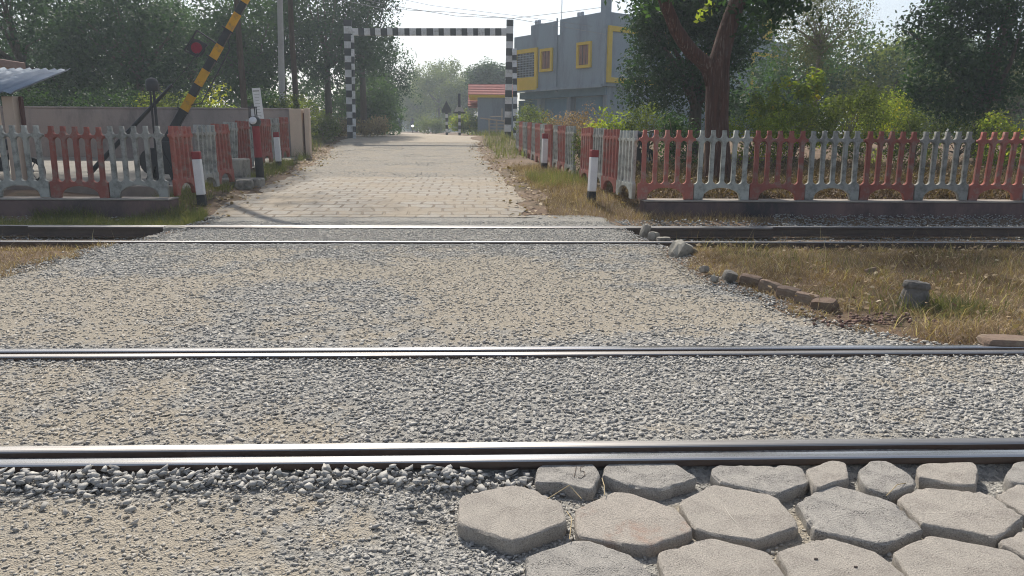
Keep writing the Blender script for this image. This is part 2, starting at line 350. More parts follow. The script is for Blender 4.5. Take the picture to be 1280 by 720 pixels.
def G(X, Y):
    X = np.asarray(X, float); Y = np.asarray(Y, float)
    z = np.interp(Y, *ZR)
    zl = np.interp(Y, [13.3, 14, 25, 30, 36, 45], [.22, .28, .42, .6, .95, 1.33])
    z = z+(np.maximum(zl, z*.6)-z)*sstep(-6.4, -9, X)*sstep(13.2, 13.5, Y)*sstep(46, 36, Y)
    zrr = np.interp(Y, [13.4, 14, 18, 24, 34, 45], [.2, .3, .62, 1.0, 1.25, 1.35])
    z = z+(zrr-z)*sstep(2.2, 3.8, X)*sstep(13.25, 13.6, Y)*sstep(46, 36, Y)
    # verge bumps
    off = np.abs(X-rc(Y))-rw(Y)
    z = z+.10*sstep(0, 1.2, off)*sstep(13.6, 15, Y)*sstep(60, 45, Y)*fnoise(X, Y, 1.1, 5)
    # track 2 trough outside the crossing
    berm = sstep(12.05, 12.5, Y)*sstep(6.2, 4.0, X)*(X > 0)
    out = np.maximum(sstep(0, .25, X-xr(Y)), sstep(0, .25, xl(Y)-X))
    tr2 = sstep(9.25, 9.75, Y)*sstep(13.3, 12.9, Y)*(1-berm)
    z = z-.14*out*tr2
    mid = sstep(5.0, 5.5, Y)*sstep(9.6, 8.9, Y)
    z = z+out*mid*(.10*fnoise(X, Y, 1.3, 9)+.0)
    # crossing micro relief
    cr = (Y < 13.2)
    z = np.where(cr, z+.022*(fnoise(X, Y, .8, 3)-.5)*(1-out), z)
    z = z-.040*sstep(-.22, .0, X-bxl(Y))*sstep(3.12, 3.0, Y)
    z = z+.02*sstep(3.0, 3.3, Y)*sstep(12.6, 12.2, Y)*(1-out)
    return z
_YS = np.concatenate([np.arange(1.6, 20, .05), np.arange(20, 160, .2)])
def ground_at(px, py):
    d = _F + (px-640)/FPX*_r - (py-360)/FPX*_u
    s_ = _YS/d[1]; hit = np.nonzero(CAM_H+d[2]*s_ <= G(d[0]*s_, _YS))[0]
    return at(px, py, _YS[hit[0]] if len(hit) else 100)
def foot(px, py):
    p = ground_at(px, py); return Vector((p.x, p.y, float(G(p.x, p.y))))
def inside_sheet(X, Y):
    a = sstep(-.05, .35, X-xl(Y))*sstep(-.05, .35, xr(Y)-X)*(Y < 13.3)
    b = sstep(-.1, .4, rw(Y)-np.abs(X-rc(Y)))*(Y >= 12.5)
    return np.maximum(a, b)
def sheetgrid(name, xs, ys, zf, mat, attrs=None, kind='structure'):
    X, Y = np.meshgrid(xs, ys) if np.ndim(xs) == 1 else (xs, ys)
    Z = zf(X, Y); ny, nx = X.shape; idx = np.arange(nx*ny).reshape(ny, nx)
    F = np.stack([idx[:-1, :-1], idx[:-1, 1:], idx[1:, 1:], idx[1:, :-1]], -1).reshape(-1, 4)
    o = np_mesh(name, np.stack([X, Y, Z], -1), F, mat, smooth=True, attrs={k: f(X, Y).ravel() for k, f in (attrs or {}).items()})
    o['kind'] = kind; return o
def geo(a, b, n): return np.geomspace(a, b, n)
xs = np.concatenate([-geo(900, 16.5, 26), np.arange(-16, 16.01, .2), geo(16.5, 900, 26)])
ys = np.concatenate([[-300, -100, -40, -15, -5, -1], np.arange(0, 44, .2), geo(44.5, 1500, 50)])
sheetgrid('ground', xs, ys, lambda X, Y: G(X, Y)-.055*inside_sheet(X, Y)-.004, m_soil)
def sandmask(X, Y):
    n_ = fnoise(X, Y, 1.0, 21); hf = fnoise(X, Y, .12, 25)-.5
    a = sstep(.36, .72, n_+.5*hf+.10*sstep(.2, -1.2, X))*sstep(2.98, 2.7, Y)                       # foreground
    b = sstep(.40, .78, n_+.5*hf+.14*sstep(.6, -1.6, X)-.04)*sstep(3.3, 3.4, Y)*sstep(5, 4.8, Y)
    c = sstep(.26, .66, n_+.5*hf+.14*sstep(2.2, 0.5, X)*sstep(-5, -2.5, X)-.12*sstep(7.9, 9.2, Y)-.10*sstep(5.8, 5.1, Y))*sstep(4.9, 5.2, Y)*sstep(9.9, 9.6, Y)
    d = .25*sstep(9.9, 10.1, Y)*np.ones_like(n_)
    return np.clip(np.where(Y < 3.15, a, np.where(Y < 4.9, b, np.where(Y < 9.9, c, d))), 0, 1)*.62+.16
def ribbon(name, L, Rr, y0, y1, ny, nx, off, mat, attrs=None, wig=.0):
    yv = np.linspace(y0, y1, ny); t = np.linspace(0, 1, nx)
    l = L(yv)+wig*(vnoise(yv, yv*0+3, .5, 31)-.5); r_ = Rr(yv)+wig*(vnoise(yv, yv*0+9, .5, 32)-.5)
    X = l[:, None]+(r_-l)[:, None]*t[None]; Y = np.repeat(yv[:, None], nx, 1)
    ed = np.minimum(np.minimum(X-l[:, None], r_[:, None]-X)/.25, 1)
    return sheetgrid(name, X, Y, lambda X, Y: G(X, Y)+off-.03*(1-ed), mat, attrs)
at_s = {'sand': sandmask}
ribbon('gravel_crossing', lambda y: np.maximum(xl(y), -9), lambda y: np.minimum(xr(y), 9), .5, 13.35, 430, 300, .0, m_gravel, at_s, .3)
ribbon('brick_paving', lambda y: rc(y)-rw(y), lambda y: rc(y)+rw(y), 13.1, 18.9, 80, 60, .008, m_brick, None, .5)
ribbon('road', lambda y: rc(y)-rw(y), lambda y: rc(y)+rw(y), 18.8, 36, 90, 50, .004, m_road, None, .6)
ribbon('dirt_road', lambda y: rc(y)-rw(y), lambda y: rc(y)+rw(y), 35.5, 170, 160, 40, .010, m_dirt, None, .8)
# ------------------------------------------------------------------ stones
def hulls(k, seed, flat=.62):
    rr = random.Random(seed); out = []
    for i in range(k):
        bm = bmesh.new()
        for j in range(rr.randint(7, 10)):
            v = Vector((rr.gauss(0, 1), rr.gauss(0, 1), rr.gauss(0, 1))).normalized()*rr.uniform(.75, 1.05)
            bm.verts.new((v.x*rr.uniform(.9, 1.1), v.y*.75, v.z*flat))
        r_ = bmesh.ops.convex_hull(bm, input=bm.verts)
        bmesh.ops.delete(bm, geom=[g for g in r_['geom_interior'] if isinstance(g, bmesh.types.BMVert)], context='VERTS')
        bmesh.ops.triangulate(bm, faces=bm.faces); bm.verts.index_update()
        out.append((np.array([v.co[:] for v in bm.verts])*np.array([1.15, .95, .86]), np.array([[v.index for v in f.verts] for f in bm.faces]))); bm.free()
    return out
HULL = hulls(18, 3)
def scatter_stones(name, P, size, tint, sand, mat, tilt=.30):
    n_ = len(P); which = rng.integers(0, len(HULL), n_); Vs = []; Fs = []; T = []; S = []; base = 0
    for h_, (bv, bf) in enumerate(HULL):
        ii = np.where(which == h_)[0]
        if not len(ii): continue
        k = len(ii); a = rng.random(k)*2*np.pi; tx = rng.normal(0, tilt, k); ty = rng.normal(0, tilt, k)
        ca, sa, cx, sx, cy, sy = np.cos(a), np.sin(a), np.cos(tx), np.sin(tx), np.cos(ty), np.sin(ty); o = np.zeros(k); e = np.ones(k)
        Rz = np.array([[ca, -sa, o], [sa, ca, o], [o, o, e]]).transpose(2, 0, 1); Rx = np.array([[e, o, o], [o, cx, -sx], [o, sx, cx]]).transpose(2, 0, 1)
        Ry = np.array([[cy, o, sy], [o, e, o], [-sy, o, cy]]).transpose(2, 0, 1)
        v = np.einsum('kij,mj->kmi', Rx@Ry@Rz, bv)*size[ii][:, None, None]*.5+P[ii][:, None, :]
        Vs.append(v.reshape(-1, 3)); Fs.append((bf[None]+(np.arange(k)*len(bv))[:, None, None]).reshape(-1, 3)+base); base += k*len(bv)
        T.append(np.repeat(tint[ii], len(bv))); S.append(np.repeat(sand[ii], len(bv)))
    return np_mesh(name, np.concatenate(Vs), np.concatenate(Fs), mat, attrs={'tint': np.concatenate(T), 'sand': np.concatenate(S)})
def region(n_, x0, x1, y0, y1): return rng.uniform(x0, x1, n_), rng.uniform(y0, y1, n_)
BX = []   # block outlines (world polygons) that keep stones away
PTS = []; SZ = []; TN = []; SD = []
def lay(X, Y, s, sink=.15, z=None, sandk=1.):
    Z = (G(X, Y) if z is None else z)+s*.5*.55*(1-2*sink)*.6
    PTS.append(np.stack([X, Y, Z], -1)); SZ.append(s); TN.append(np.clip(rng.beta(2.2, 2.2, len(X)), 0, 1)); SD.append(np.clip(sandmask(X, Y)*sandk*rng.uniform(.5, 1.3, len(X)), 0, 1))

# hexagonal blocks: outlines of the top faces on the plane z = -0.035
Z1 = lambda q: [(545+x/3.606, 560+y/3.606) for x, y in q]
Z2 = lambda q: [(900+x/3.368, 560+y/3.368) for x, y in q]
BLK = [
 ('broken block with two scratched numerals, leftmost in the row against the rail', Z1([(460, 85), (520, 60), (680, 62), (725, 85), (738, 120), (700, 185), (560, 150), (445, 148)]), m_concdk, -.03, (.02, .06)),
 ('wide half hexagon block against the rail with a dark sloping front', Z1([(762, 80), (800, 60), (1060, 62), (1182, 132), (1015, 180), (870, 165), (750, 120)]), m_concdk, -.028, (0, .05)),
 ('long notched block against the rail between two smaller broken pieces', [(888, 591), (893, 582), (963, 582), (968, 585), (973, 581), (1000, 583), (1014, 601), (971, 616), (940, 610), (900, 601)], m_concdk, -.03, (0, .04)),
 ('small wedge block leaning against its notched left neighbour by the rail', Z2([(360, 92), (470, 52), (530, 58), (543, 120), (405, 165), (385, 135)]), m_conc, -.015, (-.05, .08)),
 ('rounded lumpy broken block by the rail with a straw lying in front', Z2([(580, 95), (640, 55), (700, 58), (790, 102), (832, 145), (700, 185), (605, 150)]), m_concdk, -.02, (.03, .08)),
 ('small rectangular block with rounded corners against the rail', Z2([(828, 82), (850, 65), (1070, 60), (1087, 85), (1080, 150), (1000, 150), (835, 118)]), m_conc, -.022, (0, .05)),
 ('rough dark block at the right edge against the rail', Z2([(1205, 105), (1240, 60), (1300, 52), (1400, 60), (1430, 120), (1320, 150), (1215, 135)]), m_concdk, -.02, (0, .05)),
 ('pale full hexagon block at the left end, standing in loose gravel', Z1([(108, 225), (130, 205), (345, 165), (430, 178), (572, 245), (588, 330), (345, 418), (98, 335)]), m_conc, -.025, (0, .0)),
 ('hexagon block with a rust red stain on its left side', Z1([(625, 275), (800, 195), (870, 200), (1080, 265), (1160, 370), (960, 440), (780, 420), (638, 390)]), m_concpk, -.04, (.01, .0)),
 ('hexagon block with a thin white scratch, right of the rust stained one', [(848, 627), (892, 605), (970, 619), (1000, 656), (945, 675), (895, 667), (868, 660)], m_conc, -.042, (0, .0)),
 ('greyish hexagon block with a fine pitted top, third from the right edge', Z2([(322, 225), (460, 155), (500, 155), (740, 230), (857, 340), (690, 402), (400, 342)]), m_concdk, -.036, (.0, .01)),
 ('smooth warm beige hexagon block tilted up at its right front edge', Z2([(745, 205), (845, 163), (1120, 188), (1282, 288), (1168, 375), (1000, 338), (850, 312)]), m_conc, -.028, (.03, .0)),
 ('hexagon block cut by the right picture edge, in the middle row', Z2([(1160, 200), (1290, 128), (1440, 150), (1560, 230), (1480, 330), (1300, 285)]), m_conc, -.03, (0, .0)),
 ('hexagon block with a large dark eroded patch in the front row', [(657, 696), (717, 675), (739, 675), (795, 696), (818, 722), (775, 745), (700, 742), (660, 725)], m_concdk, -.04, (0, 0)),
 ('front row hexagon block between the eroded one and the one with dark dots', [(822, 690), (889, 671), (962, 690), (985, 725), (940, 750), (850, 742), (828, 715)], m_conc, -.045, (0, 0)),
 ('front row hexagon block with two dark dots on its top', [(971, 688), (1034, 671), (1096, 689), (1135, 722), (1080, 750), (1000, 742), (985, 715)], m_conc, -.04, (0, 0)),
 ('broad front row hexagon block in front of the tilted beige block', [(1115, 689), (1161, 668), (1265, 688), (1310, 720), (1260, 752), (1150, 738)], m_conc, -.038, (0, 0)),
 ('hexagon block at the bottom right corner of the paving', [(1247, 676), (1282, 661), (1340, 672), (1390, 700), (1340, 735), (1320, 715)], m_conc, -.035, (0, 0)),
]
def make_block(label, px, mat, ztop, tilt):
    P = [gz(x, y, ztop) for x, y in px]; c = sum(P, Vector())/len(P)
    Q = []
    for a, b in zip(P, P[1:]+P[:1]):                       # resample the rim and roughen it
        k = max(2, int((b-a).length/.022))
        for i in range(k): Q.append(a.lerp(b, i/k))
    # round corners
    Q = [(Q[i-1]+Q[i]*2+Q[(i+1) % len(Q)])/4 for i in range(len(Q))]
    rr = random.Random(len(label)*7+int(px[0][0])); sd_ = rr.randrange(900)
    big = 1.45 if mat is m_concdk else 1.
    Q = [q+Vector((rr.uniform(-1, 1), rr.uniform(-1, 1), 0))*.0022*big for q in Q]
    n_ = len(Q); bm = bmesh.new(); rings = []
    qa = np.array([q[:2] for q in Q])*1000; ch = vnoise(qa[:, 0], qa[:, 1], 22, sd_)   # chipped rim
    chip = np.clip((ch-.70)*2.2, 0, .45)*(big if len(Q) > 42 else .0)
    levels = [(.006, -.15, .004, 0), (.001, -.07, .004, 0), (-.002, -.035, .004, 0), (-.002, -.010, .002, .3), (.0012, -.0035, .0010, 1), (.0055, -.0006, .0006, .7), (.014, 0, .0006, .25), (.04, 0, .0009, 0)]
    for f_ in (.35, .6, .82): levels.append((f_, 0, .0011, -1))
    for ins, dz, jit, ck in levels:
        ring = []
        for i, q in enumerate(Q):
            if ck < 0: pos = q.lerp(c, ins)
            else:
                d = (c-q); d.z = 0; dl = d.length; d.normalize(); pos = q+d*(min(ins, .2*dl)+chip[i]*.012*min(1, ck*1.2))
            t_ = (pos-c); und = (vnoise(pos.x*1000, pos.y*1000, 45, sd_+5)-.5)*.0022*big if dz > -.02 else 0
            ring.append(bm.verts.new((pos+Vector((rr.uniform(-jit, jit), rr.uniform(-jit, jit), dz+und+rr.uniform(-jit, jit)*.9-(chip[i]*.018*ck if ck > 0 else 0)+t_.x*tilt[0]*.6+t_.y*tilt[1]*.6))-c)))
        rings.append(ring)
    for a, b in zip(rings, rings[1:]):
        for i in range(n_): bm.faces.new((a[i], a[(i+1) % n_], b[(i+1) % n_], b[i]))
    cv = bm.verts.new(sum((v.co for v in rings[-1]), Vector())/n_)
    for i in range(n_): bm.faces.new((rings[-1][i], rings[-1][(i+1) % n_], cv))
    bmesh.ops.recalc_face_normals(bm, faces=bm.faces)
    me = bpy.data.meshes.new('paving_block'); bm.to_mesh(me); bm.free(); me.materials.append(mat)
    me.polygons.foreach_set('use_smooth', [True]*len(me.polygons)); me.set_sharp_from_angle(angle=R(24))
    o = bpy.data.objects.new('paving_block', me); link(o); o.location = c
    BX.append(np.array([(q.x, q.y) for q in Q]))
    return tag(o, label, 'paving block', 'hexagonal concrete blocks beside the near rail'), c
BO = [make_block(*b) for b in BLK]
# small marks that belong to the blocks: scratched numerals, a scratch, dark dots
m_mark = M('scratch_dark', (.16, .13, .11), None, 3, .9, 0); m_scr = M('scratch_pale', (.62, .58, .52), None, 3, .9, 0)
def on_block(k, pts, r_, mat, name):
    o, c = BO[k]; mb = MB(); zt = BLK[k][3]; tl = BLK[k][4]
    W = []
    for x, y in pts:
        q = gz(x, y, zt); t_ = q-c; W.append(Vector((q.x, q.y, zt+.0022+t_.x*tl[0]*.6+t_.y*tl[1]*.6)))
    mb.tube(W, r_, 5, cap=True); mb.build(name, mat, o)
on_block(0, Z1([(632, 84), (628, 108), (622, 132)]), .0016, m_mark, 'numeral')
on_block(0, Z1([(672, 84), (652, 88), (650, 106), (668, 108), (672, 124), (656, 136), (640, 134)]), .0016, m_mark, 'numeral')
on_block(9, Z2([(18, 250), (40, 285), (62, 312)]), .0016, m_scr, 'scratch')
for q in ((403, 468), (570, 502)):
    a = Z2([q])[0]; on_block(15, [(a[0]-2, a[1]), (a[0], a[1]+.4), (a[0]+2, a[1])], .004, m_mark, 'pit')
def in_poly(X, Y, poly):
    ins = np.zeros(len(X), bool); n_ = len(poly); j = n_-1
    for i in range(n_):
        xi, yi = poly[i]; xj, yj = poly[j]
        cnd = ((yi > Y) != (yj > Y)) & (X < (xj-xi)*(Y-yi)/(yj-yi+1e-12)+xi); ins ^= cnd; j = i
    return ins
def clear(X, Y):
    k = np.ones(len(X), bool)
    for b in BX:
        bb = (X > b[:, 0].min()) & (X < b[:, 0].max()) & (Y > b[:, 1].min()) & (Y < b[:, 1].max())
        if bb.any():
            ii = np.where(bb)[0]; k[ii] &= ~in_poly(X[ii], Y[ii], b)
    return k
bxl = lambda Y: np.interp(Y, [2.2, 2.65, 2.9, 3.05], [.02, -.25, -.05, .1])   # left edge of the block field
# A: coarse ballast along the near rail (left of the blocks)
X, Y = region(1200, -2.9, .35, 2.45, 3.05); s = .02+.04*rng.random(len(X))**2; k = clear(X, Y) & (rng.random(len(X)) < .9*sstep(2.55, 2.95, Y)*(.4+.9*fnoise(X, Y, .5, 95))+.10)
lay(X[k], Y[k], s[k], .1, G(X[k], Y[k])+.004+rng.uniform(0, .022, k.sum())*sstep(2.8, 3.0, Y[k]), .6)
X, Y = region(17000, -2.6, .5, 1.9, 3.0); s = .010+.034*rng.random(len(X))**2; sm = sandmask(X, Y)
k = clear(X, Y) & (rng.random(len(X)) < .95-.35*sm+.3*sstep(-.6, -.1, X)); lay(X[k], Y[k], s[k]*(1-.25*sm[k]), .36+.14*sm[k])
X, Y = region(5200, -.1, 4.2, 1.9, 3.03); s = .008+.022*rng.random(len(X))**2; k = clear(X, Y); lay(X[k], Y[k], s[k], .2, None, 1.)
X, Y = region(900, -.1, 4.2, 2.0, 3.03); s = .012+.03*rng.random(len(X))**1.6; k = clear(X, Y); lay(X[k], Y[k], s[k], .2, None, .5)
X, Y = region(1250, -2.9, .2, 2.84, 3.045); s = .03+.045*rng.random(len(X))**1.3; k = clear(X, Y) & (Y > 2.84+.12*fnoise(X, Y, .3, 97))
lay(X[k], Y[k], s[k], .1, G(X[k], Y[k])+rng.uniform(-.004, .034, k.sum())*sstep(2.84, 2.98, Y[k]), .15)
# B: between the rails of track 1
X, Y = region(36000, -4.2, 5.0, 3.35, 4.72); s = .015+.042*rng.random(len(X))**1.6; sm = sandmask(X, Y); k = rng.random(len(X)) < .97-.25*sm; lay(X[k], Y[k], s[k]*(1-.2*sm[k]), .34+.14*sm[k])
X, Y = region(1700, -4.4, 5.0, 4.55, 4.74); s = rng.uniform(.022, .05, len(X)); lay(X, Y, s, .15, None, .4)
# C: between the tracks
X, Y = region(90000, -8, 5.2, 4.9, 9.85); s = .020+.045*rng.random(len(X))**1.6; sm = sandmask(X, Y)
k = (X > xl(Y)-.1) & (X < xr(Y)+.15) & (np.abs(X/Y) < .85) & (rng.random(len(X)) < .97-.2*sm); lay(X[k], Y[k], s[k]*(1-.25*sm[k]), .36+.16*sm[k])
X, Y = region(2600, -6, 4, 9.5, 9.9); s = rng.uniform(.02, .045, len(X)); k = (X > xl(Y)) & (X < xr(Y)+.3); lay(X[k], Y[k], s[k], .2, None, .4)
# D: track 2 and its far shoulder
X, Y = region(12000, -5.4, 2.9, 10.05, 11.6); s = rng.uniform(.02, .045, len(X)); k = (X > xl(Y)) & (X < xr(Y)); lay(X[k], Y[k], s[k], .25, None, .5)
X, Y = region(5000, -5.4, 2.6, 11.8, 12.7); s = rng.uniform(.018, .04, len(X)); k = (X > xl(Y)) & (X < xr(Y)); lay(X[k], Y[k], s[k], .25, None, .6)
X, Y = region(11000, 2.2, 13.5, 11.8, 13.25); k = ~((Y > 12.35+.2*rng.random(len(X))) & (X < 5.2)); X = X[k]; Y = Y[k]; s = rng.uniform(.03, .065, len(X)); lay(X, Y, s, .1, G(X, Y)+.02+rng.uniform(0, .05, len(X)), 0)
X, Y = region(4000, -13.5, -4.6, 11.8, 13.2); s = rng.uniform(.03, .065, len(X)); lay(X, Y, s, .1, G(X, Y)+.01, 0)
X, Y = region(7000, -13, 13, 9.7, 12); s = rng.uniform(.03, .06, len(X)); k = (X < xl(Y)) | (X > xr(Y)); lay(X[k], Y[k], s[k], .1, None, 0)
X, Y = region(16000, -7, 1, 18.7, 34); s = .02+.05*rng.random(len(X))**2; k = (np.abs(X-rc(Y)) < rw(Y)+.2) & (vnoise(X, Y, .9, 44)+.4*rng.random(len(X)) > .92)
lay(X[k], Y[k], s[k], .25, None, 0)
st = scatter_stones('loose_gravel', np.concatenate(PTS), np.concatenate(SZ), np.concatenate(TN), np.concatenate(SD), m_stone)
tag(st, 'grey crushed stone and pebbles lying over the crossing and between the rails', 'gravel', kind='stuff')
# reddish stones beside the dry grass
P0 = [ground_at(1092+x*42, 403+y*5) for x, y in zip(rng.normal(0, .9, 130), rng.normal(0, .9, 130))]
P0 = np.array([(p.x, p.y, float(G(p.x, p.y))+.022) for p in P0]); s = rng.uniform(.025, .07, len(P0))
RST = P0[:, :2]
tag(scatter_stones('red_stones', P0, s, rng.random(len(P0)), np.zeros(len(P0)), m_redstone), 'scatter of small brownish red stones at the edge of the dry grass', 'stones', kind='stuff')
# ------------------------------------------------------------------ rails
def rail(y, x0, x1, label, top_mat, ztop=0., rustpatch=False):
    hw = .0335
    prof = [(-.068, -.156), (.068, -.156), (.068, -.144), (.009, -.126), (.009, -.045), (hw, -.036), (hw, -.010), (hw-.004, -.004), (hw-.012, -.0008), (0, 0), (-hw+.012, -.0008), (-hw+.004, -.004), (-hw, -.010), (-hw, -.036), (-.009, -.045), (-.009, -.126), (-.068, -.144)]
    top = {6, 7, 8, 9, 10, 11}
    n_ = len(prof); mb = MB(); nseg = 40
    vs = []; fs = []; ms = []
    for i in range(nseg+1):
        x = x0+(x1-x0)*i/nseg
        for a, b in prof: vs.append((x, y+a, ztop+b))
    for i in range(nseg):
        for k in range(n_): fs.append((i*n_+k, i*n_+(k+1) % n_, (i+1)*n_+(k+1) % n_, (i+1)*n_+k)); ms.append(0 if k in top else 1)
    fs += [tuple(range(n_-1, -1, -1)), tuple(range(nseg*n_, nseg*n_+n_))]; ms += [1, 1]
    mb.v = vs; mb.f = fs; mb.m = ms
    o = mb.build('rail', [top_mat, m_rust])
    return tag(o, label, 'rail', 'steel rails of the two tracks')
rail(Y1, -40, 40, 'nearest running rail, bright polished top, paving blocks against it', m_steel)
rail(Y1+.067+.078, -40, 40, 'check rail just behind the nearest running rail, dull grey top', m_steeld, -.002)
rail(Y1+GA, -40, 40, 'far running rail of the near track, beyond its gravel strip', m_steel)
rail(Y1+GA-.067-.045, -40, 3.75, 'check rail on the near side of the second running rail, ends near the brown slab', m_steeld, -.004)
rail(Y2, -60, 60, 'near running rail of the far track, dry grass before its right part', m_steel2)
rail(Y2+GA, -60, 60, 'farthest running rail, in front of the picket fences', m_steel2)
rail(Y2+GA-.067-.05, -7.05, 4.6, 'check rail on the near side of the farthest running rail', m_steeld, -.004)

# ------------------------------------------------------------------ edge stones, bricks, slab, stump
def rock(name, label, cat, p, size, mat, rz=0, group=None, seed=1, tilt=(0, 0), rough=.06):
    rr = random.Random(seed); bm = bmesh.new(); bmesh.ops.create_cube(bm, size=1)
    bmesh.ops.subdivide_edges(bm, edges=bm.edges, cuts=3, use_grid_fill=True)
    for v in bm.verts:
        q = v.co.copy(); l_ = q.length; v.co = q*(1-.18*max(0, l_-.6)/.27)+Vector((rr.uniform(-1, 1), rr.uniform(-1, 1), rr.uniform(-1, 1)))*rough*.6
        v.co = Vector((v.co.x*size[0], v.co.y*size[1], v.co.z*size[2]))
    bm.normal_update(); me = bpy.data.meshes.new(name); bm.to_mesh(me); bm.free(); me.materials.append(mat)
    o = bpy.data.objects.new(name, me); link(o); o.location = (p[0], p[1], p[2]+size[2]*.38); o.rotation_euler = (tilt[0], tilt[1], rz)
    return tag(o, label, cat, group)
m_brickred = M('old_brick', (.235, .165, .125), (.165, .118, .092), 6, .95, .8, 50, .012, (.28, .22, .165), 5, .45)
g_edge = 'concrete edging pieces at the ends of the far crossing'
for px, py, sz, rz, tl, lb in ((220, 293, (.34, .17, .15), .45, (.15, .1), 'wedge shaped pale edging block under the farthest rail, left end of crossing'),
                          (200, 303, (.36, .16, .10), .35, (0, .1), 'flat edging block between the far rails, lowest of the left ones'),
                          (212, 300, (.16, .12, .09), .9, (0, 0), 'small round edging stone between two blocks on the left of the far track'),
                          (158, 313, (.62, .10, .07), .42, (0, -.05), 'long thin kerb piece lying before the far track, left of the crossing')):
    p = gz(px, py, -.12); rock('edging_block', lb, 'edging block', p, sz, m_oldconc, rz, g_edge, px, tl)
for px, py, sz, rz, tl, lb in ((806, 297, (.11, .12, .24), .3, (.1, .25), 'upright chipped edging stone between the far rails, right end of crossing'),
                          (817, 301, (.15, .13, .15), .8, (0, .2), 'middle edging stone of the three between the far rails on the right'),
                          (829, 303, (.20, .14, .09), .1, (0, 0), 'low round edging stone touching the near rail of the far track'),
                          (853, 326, (.30, .22, .26), .5, (.25, .5), 'large tilted grey stone in front of the far track beside the dry grass')):
    p = gz(px, py, -.10); rock('edging_block', lb, 'edging block', p, sz, m_oldconc, rz, g_edge, px, tl)
for k, (px, py, lb) in enumerate(((938, 357, 'first brown edging brick, farthest from the near track, in dry grass'), (962, 365, 'second brown edging brick from the far end of the diagonal row'), (985, 373, 'middle brown edging brick at the edge of the dry grass'), (1008, 381, 'second brown edging brick from the near end of the diagonal row'), (1030, 389, 'brown edging brick nearest to the near track, at the dry grass edge'))):
    rock('edging_brick', lb, 'brick', gz(px, py, -.035), (.21, .13, .12), m_brickred, (-.62, -.8, -.7, -.66, -.9)[k], 'old bricks edging the dry grass', 40+k, ((.1, .1), (-.12, .16), (.05, .06), (-.06, .1), (.2, -.1))[k], .05)
for k, (px, py, sz, lb) in enumerate(((912, 350, .13, 'angular pale brown stone at the left edge of the dry grass'), (893, 352, .08, 'small pale stone where gravel meets dry grass'), (880, 340, .09, 'small grey stone below the large tilted grey one'), (1088, 344, .11, 'buff stone lying in the middle of the dry grass'))):
    rock('loose_stone', lb, 'stone', gz(px, py, .0), (sz, sz*.8, sz*.8), m_oldconc if k != 3 else m_brickred, k, 'single stones near the dry grass', 60+k, (.2, .3))
rock('loose_stone', 'flat buff stone before the right end of the plinth grass', 'stone', gz(823, 258, .12), (.5, .3, .14), m_oldconc, .2, 'single stones near the dry grass', 77)
rock('concrete_slab', 'brown broken slab beside the near track at the right picture edge', 'slab', gz(1262, 432, -.02), (.40, .18, .07), m_brickred, -.12, None, 80, (0, .02), .03)
rock('grey_block', 'grey broken concrete block standing beside the red lamp post', 'block', foot(306, 236), (.35, .3, .22), m_oldconc, .2, None, 84)
# concrete stump in the dry grass
t = thing('concrete_stump', 'round grey concrete stump standing in the dry grass on the right', 'stump', (0, 0, 0))
pb = foot(1141, 384); t.location = pb
rr = random.Random(9)
for nm, prof, n_ in (('base', [(.15, -.05), (.142, .03), (.135, .08), (.122, .13), (.112, .16)], 18), ('cap', [(.112, .16), (.124, .178), (.126, .20), (.116, .222), (.09, .232), (.04, .235)], 18)):
    mb = MB().lathe(prof, n=n_); mb.v = [(x*(1+rr.uniform(-.05, .05)), y*(1+rr.uniform(-.05, .05)), z+rr.uniform(-.006, .006)) for x, y, z in mb.v]
    mb.build(nm, m_stump, t, local=True)
t.rotation_euler = (R(-5), R(6), 0); t.scale = (.86, .86, .96)

